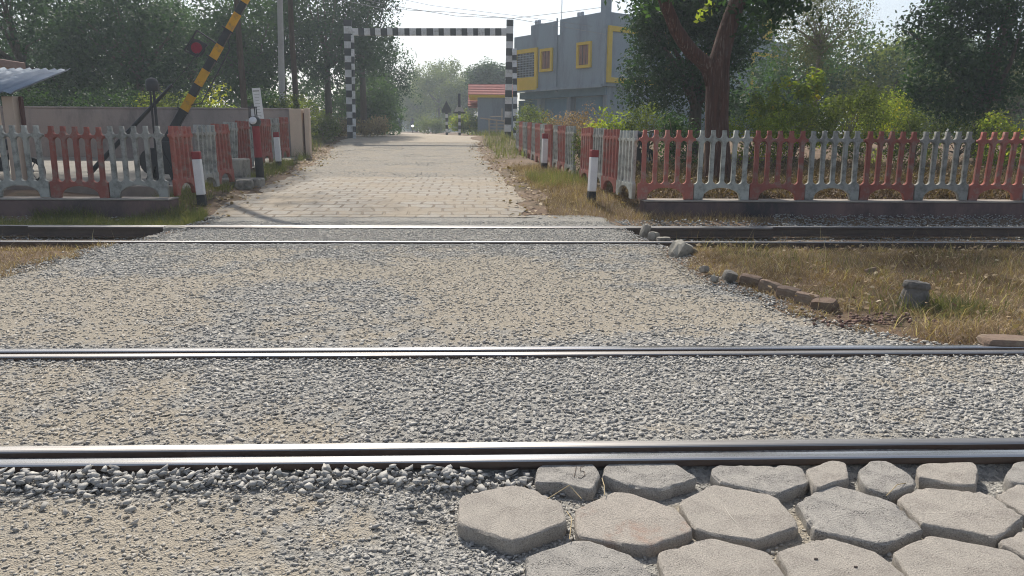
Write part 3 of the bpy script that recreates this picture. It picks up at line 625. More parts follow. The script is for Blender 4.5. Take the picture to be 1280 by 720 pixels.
# ------------------------------------------------------------------ precast fence
PITCH_F = 1.032
def panel_mesh(name, mat):
    W, H = 1.022, 1.245; cu = bpy.data.curves.new('panel', 'CURVE'); cu.dimensions = '2D'; cu.fill_mode = 'BOTH'; cu.extrude = .028; cu.bevel_depth = .009; cu.offset = -.009; cu.bevel_resolution = 1
    def poly(pts):
        s = cu.splines.new('POLY'); s.points.add(len(pts)-1); s.use_cyclic_u = True
        for q, (x, z) in zip(s.points, pts): q.co = (x, z, 0, 1)
    p = W/5; hw = .066; zb, zt = .285, 1.055
    o = [(0, 0), (.17, 0)]
    for i in range(0, 9): a = math.pi*(1-i/8); o.append((W/2+(W/2-.175)*math.cos(a),   .05+.165*math.sin(a)))
    o += [(W-.17, 0), (W, 0), (W, .265)]
    for i in range(5): a = math.pi/2*i/4; o.append((W-(hw-.004)*math.sin(a), zb+hw-hw*math.cos(a)))
    for i in range(5): a = math.pi/2*i/4; o.append((W-(hw-.004)*math.cos(a), zt-hw+hw*math.sin(a)))
    o += [(W, zt+.048)]
    for k in range(4, -1, -1):
        c = p*(k+.5); o += [(c+.074, zt+.05), (c+.05, zt+.068), (c+.036, zt+.11), (c+.034, H), (c-.034, H), (c-.036, zt+.11), (c-.05, zt+.068), (c-.074, zt+.05)]
    o += [(0, zt+.048)]
    for i in range(5): a = math.pi/2*i/4; o.append(((hw-.004)*math.sin(a), zt-hw+hw*math.cos(a)))
    for i in range(5): a = math.pi/2*i/4; o.append(((hw-.004)*math.cos(a), zb+hw-hw*math.sin(a)))
    o += [(0, .265)]
    poly(o)
    for k in range(1, 5):
        c = p*k; h = []
        for i in range(9): a = math.pi*i/8; h.append((c+hw*math.cos(a), zt-hw+hw*math.sin(a)))
        for i in range(9): a = math.pi+math.pi*i/8; h.append((c+hw*math.cos(a), zb+hw+hw*math.sin(a)))
        poly(h)
    ob = bpy.data.objects.new('tmp', cu); link(ob)
    me = bpy.data.meshes.new_from_object(ob.evaluated_get(bpy.context.evaluated_depsgraph_get()))
    bpy.data.objects.remove(ob)
    V = np.zeros(len(me.vertices)*3, np.float32); me.vertices.foreach_get('co', V); V = V.reshape(-1, 3); V = np.stack([V[:, 0], -V[:, 2], V[:, 1]], -1)
    me.vertices.foreach_set('co', V.ravel()); me.materials.clear(); me.materials.append(mat); me.update(); me.name = name
    return me
ME_R = panel_mesh('red_panel', m_red); ME_G = panel_mesh('grey_panel', m_grey)
def fence(label, start, direction, cols, zf, group='red and grey concrete picket fences'):
    d = Vector(direction).normalized(); t = thing('picket_fence', label, 'fence', start, 0, group)
    ang = math.atan2(d.y, d.x); rr = random.Random(len(label))
    for i, c in enumerate(cols):
        if c == ' ': continue
        o = bpy.data.objects.new('fence_panel', ME_R if c == 'R' else ME_G); link(o); o.parent = t
        q = d*(i*PITCH_F); x, y = start[0]+q.x, start[1]+q.y
        o.location = (q.x, q.y, zf(i)-start[2]); o.rotation_euler = (rr.gauss(0, .022), rr.gauss(0, .008), ang+rr.gauss(0, .014))
        o['label'] = 'brick red painted panel' if c == 'R' else 'weathered grey panel'
    return t
PX = at(796.5, 245, 13.42); ZP = .285
fence('front picket fence on the right plinth, red and grey panels under the forked tree', (PX.x, 13.42, ZP), (1, .004, 0), 'RGRGRGRGRGR', lambda i: ZP)
LX = at(212.5, 246, 13.42)
fence('front picket fence on the left plinth, before the gatekeeper yard', (LX.x-10*PITCH_F, 13.42, ZP), (1, 0, 0), 'GRGRGRGRRG'.replace('RR', 'GR') if False else 'RGRGRGRGRG', lambda i: ZP)
fence('short picket fence turning up the road right behind the front right corner', (PX.x-.03, 13.62, .27), (-.115, 1, 0), 'GRGR', lambda i: .27+.03*i)
p9 = (PX.x-.03-.115*4.75, 13.62+4.72)
fence('long picket fence farther up the right roadside, behind the second marker post', (p9[0], p9[1], .40), (-.085, 1, 0), 'GRGRGRGRGRG', lambda i: .40+.03*i)
fence('short picket fence of three panels beside the white marker post on the left', (LX.x+.02, 13.62, .30), (.012, 1, 0), 'RGR', lambda i: .30+.035*i)
q9 = at(281, 212, 18.3)
fence('picket fence beyond the steps on the left, behind the red lamp post', (q9.x, 18.3, .45), (-.004, 1, 0), 'GRGRGR', lambda i: .45+.045*i)
# plinths
def plinth(label, x0, x1, y0, y1, z0, z1):
    t = thing('plinth_wall', label, 'plinth', ((x0+x1)/2, (y0+y1)/2, z0), 0, 'low plinths under the front fences')
    MB().box(((x0+x1)/2, (y0+y1)/2, (z0+z1-.03)/2), (x1-x0, y1-y0, z1-z0-.03)).build('wall', m_plinth, t, .012)
    MB().box(((x0+x1)/2, (y0+y1)/2, z1-.014), (x1-x0+.02, y1-y0+.03, .028)).build('coping', m_plinthtop, t, .008)
plinth('dark stained low plinth wall under the right front fence', PX.x+.1, 24, 13.22, 13.66, -.35, ZP-.002)
plinth('dark stained low plinth wall under the left front fence', -24, LX.x+.05, 13.22, 13.66, -.35, ZP-.002)
MB().box((-13.6, 14.75, .30), (15, .25, .22)).build('yard_kerb', m_plinthtop, None, .01); o = bpy.data.objects['yard_kerb']; tag(o, 'pale kerb inside the gatekeeper yard behind the left fence', 'kerb')
sheetgrid('yard', np.linspace(-22, -6.3, 40), np.linspace(14.9, 26.6, 40), lambda X, Y: G(X, Y)+.03, m_yard)
# steps between the left fences
t = thing('concrete_steps', 'broken grey concrete steps between the two left roadside fences', 'steps', foot(290, 232))
b = t.location
MB().box((b.x-.25, b.y+.6, b.z+.2), (.8, .7, .75)).build('upper_step', m_oldconc, t, .03)
MB().box((b.x+.2, b.y+.1, b.z+.05), (.9, .5, .22)).build('lower_step', m_oldconc, t, .03)

# ------------------------------------------------------------------ marker posts
t = thing('marker_post', 'white marker post with red top and black foot, left, nearest to the track', 'marker post', (0, 0, 0), 0, 'white marker posts along the road')
MB().box((0, 0, .075), (.15, .15, .25)).build('foot', m_black, t, .012, local=True)
MB().box((0, 0, .53), (.148, .148, .66)).build('shaft', m_white, t, .012, local=True)
MB().box((0, 0, .93), (.15, .15, .14)).build('top', m_wred, t, .012, local=True)
post0 = t
def place_post(o, px, py, lean):
    p = foot(px, py); o.location = p; o.rotation_euler = (0, lean, .15)
place_post(post0, 253, 257, -.04)
for px, py, ln, lb in ((739, 252, .035, 'white marker post with red top in dry grass before the right fence corner'),
                   (349, 211, -.03, 'white marker post with red top behind the red lamp post on the left'),
                   (680, 213, .02, 'white marker post with red top beside the long right roadside fence'),
                   (651, 189, .0, 'small distant white marker post at the far end of the right fence')):
    o = dup(post0, (0, 0, 0), 0, lb, 'white marker posts along the road'); place_post(o, px, py, ln)
# ------------------------------------------------------------------ red lamp post
p = foot(326, 229); q = at(319, 152, p.y)
t = thing('lamp_post', 'leaning red and black post with a round glass lamp on top', 'lamp post', p)
d = (q-p); MB().tube([p-Vector((0, 0, .1)), p+d*.42], [.095, .09], 14).build('foot', m_black, t)
MB().tube([p+d*.42, q], [.088, .08], 14).build('shaft', m_wred, t)
lm = MB().lathe([(.02, -.1), (.12, -.09), (.13, 0), (.1, .07), (.03, .09)], (0, 0, 0), 16).build('lamp_housing', m_iron, t, local=True, smooth=True)
lm.location = q-p+Vector((0, -.02, .0)); lm.rotation_euler = (R(75), 0, 0)
ln_ = MB().lathe([(.09, 0), (.085, .02), (.05, .04), (.005, .045)], (0, 0, 0), 16).build('lens', m_lens, lm, local=True, smooth=True); ln_.location = (-.02, .0, .085)
c = q+Vector((-.04, 0, .22)); mb = MB()
for sx in (-1, 1):
    for sy in (-1, 1): mb.bar(c+Vector((sx*.07, sy*.07, -.14)), c+Vector((sx*.06, sy*.06, .1)), .02, .02)
mb.box(c+Vector((0, 0, .1)), (.16, .16, .03)).box(c+Vector((0, 0, -.13)), (.16, .16, .03)).tube([c+Vector((0, 0, .1)), c+Vector((0, 0, .17))], .02, 6)
mb.build('lantern_frame', m_iron, t); MB().tube([c+Vector((0, 0, -.1)), c+Vector((0, 0, .06))], .045, 10).build('lantern_glass', m_lens, t)

# ------------------------------------------------------------------ lifting barrier
YB = 17.6
b0 = at(203, 186, YB); dirv = (at(309, -3, YB)-at(222, 153, YB)).normalized()
t = thing('barrier_gate', 'raised level crossing boom with yellow and black stripes and a red disc', 'barrier', (b0.x, YB, float(G(b0.x, YB))))
def along(px, py): q = at(px, py, YB); return (q-b0).dot(dirv)
seq = [along(222, 153), along(223.5, 137), along(236, 117), along(244, 105), along(258, 84), along(262, 77.5), along(273.5, 56)]
marks = [along(205, 183), along(229, 137.5), along(238.5, 118), along(246, 105), along(257, 87), along(265.5, 73), along(275, 56), along(284.5, 37), along(297.5, 17), along(305, 3)]
tot = marks[-1]
while len(marks) < 15: marks.append(marks[-1]+(.42 if len(marks) % 2 else .40))
side = dirv.cross(Vector((0, 1, 0))).normalized()
mb = MB()
for i in range(len(marks)-1):
    wd = .185-.004*i
    mb.bar(b0+dirv*marks[i], b0+dirv*marks[i+1], wd, .10, 1 if i % 2 else 0)
mb.build('boom', [m_iron, m_yel], t, .008)
mb = MB(); r0_ = b0+dirv*along(243, 108)-side*-.0
s_ = side if side.x > 0 else -side
for a_, b_ in (((.0, .0), (.20, .02)),): pass
mb.tube([b0+dirv*along(233, 128)+s_*.08, b0+dirv*along(238, 120)+s_*.26, b0+dirv*along(276, 54)+s_*.22, b0+dirv*along(280, 46)+s_*.08], .014, 6)
mb.build('truss_rod', m_iron, t)
for k in (1, 5, 7):
    mb = MB(); mb.bar(b0+dirv*(marks[k])-s_*.14+Vector((0, -.06, 0)), b0+dirv*(marks[k])+s_*.14+Vector((0, -.06, 0)), .03, .03); mb.build('clamp', m_iron, t)
F_ = lambda x, y: at(x, y, YB-.02)
mb = MB()
for a_, b_ in (((231, 63), (246.5, 38)), ((246.5, 38), (271, 54.5)), ((231, 63), (247, 71)), ((247, 71), (259, 56))): mb.bar(F_(*a_), F_(*b_), .03, .05)
mb.build('disc_frame', m_iron, t)
pl = [F_(*q) for q in ((233, 61.5), (241, 47.5), (259, 55), (247, 70.5))]
mb = MB(); mb.add([v+Vector((0, .0, 0)) for v in pl]+[v+Vector((0, .03, 0)) for v in pl], [(0, 1, 2, 3), (7, 6, 5, 4), (0, 4, 5, 1), (1, 5, 6, 2), (2, 6, 7, 3), (3, 7, 4, 0)]); dp = mb.build('disc_plate', m_iron, t)
c = F_(246, 60); mb = MB(); mb.tube([c+Vector((0, -.035, 0)), c+Vector((0, -.004, 0))], [.118, .125], 20); mb.build('red_disc', m_disc, dp); mb = MB(); mb.tube([c+Vector((0, -.003, 0)), c+Vector((0, .012, 0))], [.19, .19], 20); mb.build('disc_backing', m_iron, dp)
# pivot stand
gz_ = float(G(b0.x, YB)); mb = MB()
for sx in (-.35, .3):
    for sy in (-.16, .16): mb.bar((b0.x+sx, YB+sy, gz_-.05), (b0.x+.02, YB+sy, b0.z), .09, .05)
mb.build('stand', m_iron, t)
MB().tube([b0+Vector((0, -.22, 0)), b0+Vector((0, .22, 0))], .05, 10).build('pivot', m_iron, t)
cw = b0-dirv*.35
MB().tube([cw+Vector((0, -.12, 0)), cw+Vector((0, .12, 0))], .32, 20).build('winch_wheel', m_iron, t, .02)
MB().box((b0.x+.12, YB, b0.z-.2), (.32, .28, .75)).build('counterweight', m_iron, t, .02)
# warning bell on two rods
c = at(190, 105, 16.4); gb = float(G(c.x, 16.4))
t = thing('warning_bell', 'black domed bell on two thin upright rods behind the left fence', 'bell', (c.x, 16.4, gb))
MB().lathe([(.125, -.15), (.13, -.02), (.12, .06), (.085, .11), (.02, .13)], c, 18).build('hood', m_iron, t, smooth=False)
MB().tube([(c.x-.05, 16.4, gb-.05), (c.x-.05, 16.4, c.z-.14)], .022, 8).build('rod', m_iron, t); MB().tube([(c.x+.04, 16.36, gb-.05), (c.x+.04, 16.36, c.z-.14)], .03, 8).build('rod', m_iron, t)
MB().box((c.x, 16.38, gb+.02), (.3, .25, .1)).build('base_plate', m_iron, t)
# leaning strut with stay wire
a_ = at(150, 176, 17.0); b_ = at(215, 106, 17.0); g_ = a_+(a_-b_)*.6
t = thing('leaning_strut', 'dark leaning steel strut crossing behind the domed bell', 'strut', (g_.x, 17.0, float(G(g_.x, 17.0))))
MB().tube([g_, a_, b_], [.055, .05, .035], 8).build('bar', m_iron, t)
MB().tube([b_, at(236, 82, 17.0), at(247, 66, 17.0)], .010, 6).build('stay_wire', m_iron, t)
# ------------------------------------------------------------------ height gauge
YG = 38.6
def striped(mb, p0, p1, wd, dp, n_, first=0, up=(0, 1, 0)):
    p0, p1 = Vector(p0), Vector(p1); rj = random.Random(n_); K = [0]+[(i+rj.uniform(-.09, .09))/n_ for i in range(1, n_)]+[1]
    for i in range(n_): mb.bar(p0.lerp(p1, K[i]), p0.lerp(p1, K[i+1]), wd, dp, (i+first) % 2, up)
gl = at(439, 166, YG); gr = at(637, 170, YG); zt = at(437, 25, YG).z; zt2 = at(637.5, 25, YG).z; gl.z = float(G(gl.x, YG))-.05; gr.z = float(G(gr.x, YG))-.05
t = thing('height_gauge', 'black and white striped height gauge spanning the road', 'height gauge', ((gl.x+gr.x)/2, YG, gl.z))
mb = MB(); striped(mb, gl, (at(434.5, 25, YG).x, YG, zt), .36, .3, 17, 0); mb.build('post', [m_gblack, m_gwhite], t)
mb = MB(); striped(mb, (gr.x-.1, YG, gr.z), (at(637.5, 25, YG).x, YG, zt2), .34, .3, 17, 1); mb.build('post', [m_gwhite, m_gblack], t)
ba, bb = at(441, 40, YG), at(633.5, 40, YG); mb = MB(); striped(mb, (ba.x, YG, ba.z), (bb.x, YG, bb.z), .33, .26, 27, 1); mb.build('crossbar', [m_gblack, m_gwhite], t)
mb = MB(); q = at(644.5, 172, YG-1.1); striped(mb, (q.x, YG-1.1, float(G(q.x, YG-1.1))-.05), (at(639, 60, YG).x+.15, YG-.25, at(639, 62, YG).z), .22, .18, 15, 0); mb.build('brace', [m_gwhite, m_gblack], t)
mb = MB(); q = at(443, 170, YG-.6); striped(mb, (q.x, YG-.6, float(G(q.x, YG-.6))-.05), (at(438.5, 45, YG).x+.12, YG-.22, at(439, 45, YG).z), .14, .14, 15, 1); mb.build('brace', [m_gblack, m_gwhite], t)

# ------------------------------------------------------------------ compound wall, hut, board, poles
YW = 27.0
a_ = at(383, 187, YW); zt = at(377, 137.5, YW).z; zb = float(G(a_.x, YW))
t = thing('compound_wall', 'pinkish grey stained compound wall behind the gatekeeper yard', 'wall', (a_.x-8, YW, zb))
x0 = -26; MB().box(((x0+a_.x-.5)/2, YW+.1, (zt+.0)/2+.05), (a_.x-.5-x0, .2, zt-.1)).build('wall_face', m_wall, t, .02)
MB().box(((x0+a_.x-.5)/2, YW+.1, zt+.03), (a_.x-.5-x0, .26, .06)).build('coping', m_wall, t, .015)
MB().box((a_.x-.28, YW, zt/2+.05), (.42, .42, zt-.02)).build('end_pillar', m_cream, t, .02)
MB().box((a_.x-.05, YW+.15, zt/2+.02), (.035, .3, zt-.25)).build('gate_frame', m_maroon, t)
MB().box((a_.x+.10, YW-.05, zt/2+.06), (.16, .3, zt)).build('gate_pillar', m_cream, t, .02)
# gatekeeper hut
zn = at(18, 116, 14.9).z; n1 = at(18, 115.5, 14.9); f1 = at(88, 87, 19.6); wdir = Vector((-1, -.12, 0)).normalized()
t = thing('gatekeeper_hut', 'cream gatekeeper hut with corrugated metal awning at the left edge', 'hut', (n1.x-2, 18, float(G(n1.x-2, 18))))
vs = []; fs = []; nc = 90; WD = 6.5
for i in range(nc+1):
    u = i/nc*WD; dz = .036*math.cos(u*2*math.pi/.19)
    vs += [n1+wdir*u+Vector((0, 0, dz)), f1+wdir*u+Vector((0, 0, dz))]
for i in range(nc): fs.append((2*i, 2*i+1, 2*i+3, 2*i+2))
mb = MB(); mb.add(vs, fs); aw = mb.build('awning', m_tin, t, smooth=True); sm = aw.modifiers.new('solid', 'SOLIDIFY'); sm.thickness = .006
pc = at(13, 140, 15.2); g0 = float(G(pc.x, 15.2))
MB().box((pc.x, 15.25, (g0+zn)/2-.03), (.22, .22, zn-g0-.04)).build('column', m_cream, t, .015)
MB().box((pc.x+.17, 15.3, (g0+zn)/2-.03), (.05, .08, zn-g0-.04)).build('downpipe', m_maroon, t)
hb = at(-40, 120, 18.0); hx1 = at(5, 100, 21.8).x
MB().box((hx1-3.2, 20.6, 1.75), (6.0, 2.4, 2.9)).build('wall', m_cream, t, .02)
MB().box((hx1-3.2, 19.33, 1.45), (5.9, .08, 2.1)).build('door', m_maroon, t, .01)
zs = at(10, 73, 21).z; MB().box((hx1-3.05+.16, 20.9, zs-.1), (6.6, 2.6, .2)).build('roof_slab', m_roofslab, t, .02)
MB().box((hx1-3.2, 20.6, (3.2+zs-.2)/2), (5.9, 2.3, zs-.2-3.2)).build('upper_wall', m_cream, t)
# white notice board
p = at(322.5, 128, 26.4); gb = float(G(p.x, 26.4))
t = thing('notice_board', 'tall narrow white notice board with dark header before the compound wall', 'notice board', (p.x, 26.4, gb))
za, zb_ = at(322, 152, 26.4).z, at(322, 110, 26.4).z
rm = Matrix.Rotation(R(4), 3, 'Y')
bd = MB().box((p.x, 26.4, (za+zb_)/2), (.28, .03, zb_-za), Matrix.Rotation(R(-4), 3, 'Y')).build('board', m_white, t, .004)
RB = Matrix.Rotation(R(-4), 3, 'Y')
MB().box((p.x-.04, 26.375, zb_-.10), (.22, .012, .045), RB).build('header_line', m_pole, bd)
for k in range(8): MB().box((p.x-.03+.006*k, 26.378, zb_-.22-.1*k), (.18-.03*(k % 3), .01, .012), RB).build('text_line', m_pole, bd)
MB().tube([(p.x+.03, 26.44, gb-.1), (p.x+.0, 26.44, za+.3)], .03, 8).build('leg', m_iron, t)
# utility pole and wires
a_ = at(352, 150, 34); gp = float(G(a_.x, 34)); b_ = at(349, -40, 34)
t = thing('utility_pole', 'slender grey utility pole rising behind the left compound wall', 'pole', (a_.x, 34, gp))
MB().tube([(a_.x, 34, gp-.2), b_], [.15, .11], 12).build('shaft', m_pole, t)
bt = b_
MB().box((b_.x, 34, b_.z-.1), (1.4, .08, .08)).build('cross_arm', m_iron, t); MB().tube([(b_.x-.5, 34, b_.z-.06), (b_.x-.5, 34, b_.z+.1)], .04, 8).build('insulator', m_white, t); MB().tube([(b_.x+.5, 34, b_.z-.06), (b_.x+.5, 34, b_.z+.1)], .04, 8).build('insulator', m_white, t)
def wire(label, pts, r_=.014):
    P = [at(*q) for q in pts]; Q = []
    for i in range(len(P)-1):
        for k in range(8): Q.append(P[i].lerp(P[i+1], k/8))
    Q.append(P[-1]); mb = MB(); mb.tube(Q, r_, 5)
    tag(mb.build('overhead_wire', m_wire), label, 'wire', 'overhead wires across the road')
wire('lowest overhead wire, sagging from the left trees to the building corner', [(349, -40, 34), (427, 0, 37), (480, 11, 40), (560, 15, 43), (640, 23, 45), (700, 33, 45), (757, 43, 44.6)])
wire('overhead wire rising to the roof of the blue grey building', [(349, -42, 34), (420, -8, 37), (495, 8, 40), (570, 20, 43), (640, 23, 45), (700, 16, 46), (754, 9, 46)])
wire('topmost thin overhead wire across the white sky', [(349, -48, 34), (430, -16, 37), (540, 7, 42), (640, 19, 45), (720, 30, 46), (757, 36, 46)], .010)
# ------------------------------------------------------------------ blue grey building
Cn = at(755, 107, 45.0); zs0 = Cn.z; ztop = at(753, 14, 45.0).z; gB = 1.25
Lf = at(642.5, 112, 52.2); ul = Vector((Lf.x-Cn.x, Lf.y-Cn.y, 0)); LL = ul.length; ul.normalize(); ur = Vector((-ul.y, ul.x, 0)); 
if ur.x < 0: ur = -ur
RL = 19.0
t = thing('blue_grey_building', 'two storey blue grey building with yellow window frames beside the road', 'building', (Cn.x, Cn.y, gB))
C0 = Vector((Cn.x, Cn.y, 0))
def PB(u, v, z, o=0.): return C0+ul*u+ur*v+Vector((0, 0, z))
bm_rot = Matrix((ul, ur, Vector((0, 0, 1)))).transposed()
def bbox(mb, u0, u1, v0, v1, z0, z1, mi=0): return mb.box(PB((u0+u1)/2, (v0+v1)/2, (z0+z1)/2), (u1-u0, v1-v0, z1-z0), bm_rot, mi)
mb = MB(); bbox(mb, 0, LL, 0, RL, zs0, ztop-.9); mb.build('upper_storey', m_bgrey, t)
mb = MB(); bbox(mb, .25, LL-.1, .9, RL-.3, gB-.5, zs0-.002); mb.build('ground_storey', m_bgrey, t)
mb = MB(); bbox(mb, 0, 4.1, 0, .18, ztop-.9, ztop); bbox(mb, 4.5, LL*.58+1.9, 0, .18, ztop-.9, ztop-.05); bbox(mb, LL*.58+1.9, LL, 0, .18, ztop-.9, ztop-.62)
bbox(mb, 0, .18, .18, 7, ztop-.9, ztop); bbox(mb, 0, .18, 7, RL, ztop-.9, ztop-.4); mb.build('parapet', m_bgrey, t)
mb = MB(); bbox(mb, -.02, .42, -.04, .4, ztop-.9, ztop+1.4); mb.build('corner_pillar', m_bgrey, t)
for u in (2.0, 6.1): 
    mb = MB(); bbox(mb, u, u+.18, -.03, .1, ztop-.05, ztop+.22); bbox(mb, u+.3, u+.48, -.03, .1, ztop-.05, ztop+.22); mb.build('parapet_block', m_bars, t)
mb = MB(); mb.tube([PB(4.3, -.06, zs0-.2), PB(4.3, -.06, ztop+.1)], .05, 8); mb.build('downpipe', m_bgrey, t)
mb = MB(); mb.tube([PB(4.3, .3, ztop-.9), PB(4.3, .3, ztop+4.5)], .025, 6); mb.build('roof_mast', m_bars, t)
for u in (1.0, 4.1, 7.0):
    mb = MB(); bbox(mb, u, u+2.4, .86, .94, gB-.3, zs0-.55); mb.build('shop_shutter', m_bblue, t)
for u in (.25, 3.6, 6.6):
    mb = MB(); bbox(mb, u, u+.35, .55, .9, gB-.4, zs0-.003); mb.build('pillar', m_bgrey, t)
mb = MB(); bbox(mb, .3, LL-.05, .45, .89, zs0-.5, zs0-.05); mb.build('lintel', m_bblue, t)
mb = MB(); bbox(mb, .1, LL-.1, -.12, -.002, zs0-.08, zs0+.12); mb.build('band', m_bgrey, t)
def fwin(side_, a, b, z0, z1, fw, kind):
    """window: frame part with pane and bars as sub-parts; side 'L' = road front, 'R' = front towards the tracks"""
    def bx(mb, a0, a1, d0, d1, zz0, zz1):
        return bbox(mb, a0, a1, d0, d1, zz0, zz1) if side_ == 'L' else bbox(mb, d0, d1, a0, a1, zz0, zz1)
    mb = MB(); bx(mb, a, b, -.14, .02, z1-fw, z1); bx(mb, a, b, -.14, .02, z0, z0+(fw if kind != 'tall' else fw*3.2))
    bx(mb, a, a+fw, -.14, .02, z0+(fw if kind != 'tall' else fw*3.2), z1-fw); bx(mb, b-fw, b, -.14, .02, z0+(fw if kind != 'tall' else fw*3.2), z1-fw)
    fr = mb.build('window', m_byel, t)
    mb = MB(); bx(mb, a+fw, b-fw, -.03, -.004, z0+fw, z1-fw); mb.build('pane', m_wood if kind == 'wood' else (m_bgrey if kind == 'big' else m_bwin), fr)
    mb = MB(); k = 6 if kind != 'wood' else 3
    for i in range(1, k): u = a+fw+(b-a-2*fw)*i/k; bx(mb, u-.015, u+.015, -.06, -.032, z0+fw, z1-fw)
    if kind == 'tall':
        for i in range(1, 14): zz = z0+fw+(z1-z0-2*fw)*i/14; bx(mb, a+fw, b-fw, -.085, -.062, zz-.012, zz+.012)
    if kind != 'big': mb.build('bars', m_bars if kind != 'wood' else m_iron, fr)
def ub(px):   # distance along the road front seen at pixel column px
    best = 0; bd_ = 1e9
    for i in range(0, 1001):
        u = LL*i/1000; q = C0+ul*u; e = abs(at(px, 100, q.y).x-q.x)
        if e < bd_: bd_ = e; best = u
    return best
def zb2(px, py): u = ub(px); return at(px, py, (C0+ul*u).y).z
fwin('L', ub(672.5), ub(644), zb2(658, 113), zb2(658, 61.5), .26, 'tall')
fwin('L', ub(691), ub(676), zb2(684, 89.5), zb2(684, 60.5), .17, 'wood')
fwin('L', ub(739), ub(721.5), zb2(730, 85), zb2(730, 52.5), .17, 'wood')
fwin('R', .15, 5.6, zb2(752, 103), zb2(752, 32), .30, 'big')
fwin('R', 9, 11.2, zs0+.6, zs0+2.6, .2, 'wood'); fwin('R', 14.2, 17.2, zs0+.4, zs0+2.9, .25, 'big')
mb = MB(); bbox(mb, -.9, 0, 12.6, RL+.4, zs0-.16, zs0+.0); mb.build('balcony', m_byel, t)
mb = MB(); bbox(mb, .8, 4, 14.5, RL-1, ztop-.89, ztop+1.7); mb.build('stair_room', m_bgrey, t)
mb = MB(); bbox(mb, .70, .797, 16.3, 17.5, ztop-.2, ztop+1.3); mb.build('stair_panel', m_byel, t)
mb = MB(); bbox(mb, .5, 4.3, 14.2, RL-.7, ztop+1.7, ztop+1.85); mb.build('stair_roof', m_bgrey, t)
# ------------------------------------------------------------------ small house
YH = 52.0
a_ = at(597, 168, YH); b_ = at(641, 168, YH); zt = at(610, 122, YH).z; gh = float(G(a_.x, YH))
t = thing('small_house', 'small blue grey house with yellow fascia and red tiled roof', 'house', (a_.x, YH, gh))
MB().box(((a_.x+b_.x)/2, YH+2.2, (gh-.3+zt)/2), (b_.x-a_.x, 4.4, zt-gh+.3)).build('wall', m_bgrey, t)
MB().box(((a_.x+b_.x)/2-.15, YH+2.2, zt+.09), (b_.x-a_.x+.9, 4.9, .18)).build('fascia', m_byel, t)
x0, x1 = at(585, 120, YH+5).x, at(645, 120, YH+5).x; z1 = at(600, 104.5, YH+6).z
mb = MB(); mb.prism([(YH+4.2, zt-.4), (YH+6.4, z1), (YH+8.6, zt-.4)], x0, x1, 'x'); mb.build('tiled_roof', m_tile, t)
MB().box(((a_.x+x1)/2, YH+6.4, (gh+zt-.4)/2), (x1-a_.x-.1, 4.0, zt-.4-gh)).build('rear_wall', m_bgrey, t)
# wooden rack beside the gauge
p = at(622, 169, 41.5); g0 = float(G(p.x, 41.5))
t = thing('slatted_rack', 'grey slatted wooden rack with a sloping plank before the small house', 'rack', (p.x, 41.5, g0))
for x in (-.45, -.05, .38):
    for y_, h_ in ((41.5, .82), (42.2, .9)): MB().bar((p.x+x, y_, g0-.05), (p.x+x*1.05, y_, g0+h_), .08, .08).build('leg', m_oldwood, t)
mb = MB()
for k in range(4): mb.box((p.x-.03, 41.45, g0+.14+.17*k), (.9, .03, .06))
mb.build('slats', m_oldwood, t); mb = MB(); mb.box((p.x-.15, 41.75, g0+.86), (1.6, .9, .05), Matrix.Rotation(R(7), 3, 'Y')); mb.build('plank', m_oldwood, t)
mb = MB(); mb.bar((p.x+.25, 42, g0+.85), (p.x+.25, 42, g0+1.5), .05, .05); mb.bar((p.x-.4, 42, g0+1.05), (p.x+.3, 42, g0+1.05), .05, .05); mb.build('rail', m_oldwood, t)
# road signs seen from the crossing
def tri_sign(label, px, py, ptop, Y, wtri, face, arm):
    p = at(px, py, Y); g0 = float(G(p.x, Y)); zt = at(px, ptop, Y).z
    t = thing('road_sign', label, 'road sign', (p.x, Y, g0), 0, 'triangular road signs far down the road')
    mb = MB(); striped(mb, (p.x, Y, g0-.05), (p.x, Y, zt-wtri*1.0), .16, .16, 7, 1); mb.build('post', [m_gwhite, m_gblack], t)
    mb = MB(); z0 = zt-wtri*1.05; mb.prism([(p.x-wtri*.55, z0), (p.x+wtri*.55, z0), (p.x, zt)], Y-.06, Y-.03, 'y'); pl = mb.build('plate', face, t)
    mb = MB(); mb.box((p.x, Y, z0-.06), (wtri*(.95 if not arm else 1.3), .05, .12)); mb.build('crosspiece', m_iron, t)
    return p, zt
tri_sign('dark triangular road sign on a striped post, left of the pair', 558.5, 165, 126, 53, .66, m_iron, False)
tri_sign('pale triangular road sign with a dark mast on a striped post, right of the pair', 574.5, 168, 127, 50, .62, m_pole, True)
o = [q for q in bpy.data.objects if q.get('label', '').startswith('pale triangular')][0]
p = at(574.5, 168, 50); MB().bar((p.x, 49.9, at(574.5, 134, 50).z), (p.x, 49.9, at(574.5, 117, 50).z), .17, .1).build('mast', m_iron, o)

# ------------------------------------------------------------------ motorcycles and riders
m_tyre = M('tyre_rubber', (.02, .02, .02), (.035, .035, .035), 5, .8, .2); m_bike = M('dark_bike_paint', (.03, .03, .04), (.05, .05, .06), 3, .4, 0, spec=.6)
m_skin = M('skin', (.18, .10, .065), (.15, .08, .055), 3, .6, 0); m_shirt = M('shirt', (.06, .08, .12), (.05, .06, .09), 3, .9, .1); m_trous = M('trousers', (.04, .04, .05), (.03, .03, .035), 3, .9, .1)
mt, n, p_, out = new_mat('lit_headlight'); p_.inputs['Emission Color'].default_value = (1, .97, .9, 1); p_.inputs['Emission Strength'].default_value = 14; m_lit = mt
def wheel(mb, c, r_):
    n_ = 20; pts = [(c[0]+r_*math.cos(2*math.pi*i/n_), c[1], c[2]+r_*math.sin(2*math.pi*i/n_)) for i in range(n_+1)]; mb.tube(pts, .05, 8, cap=False); return mb
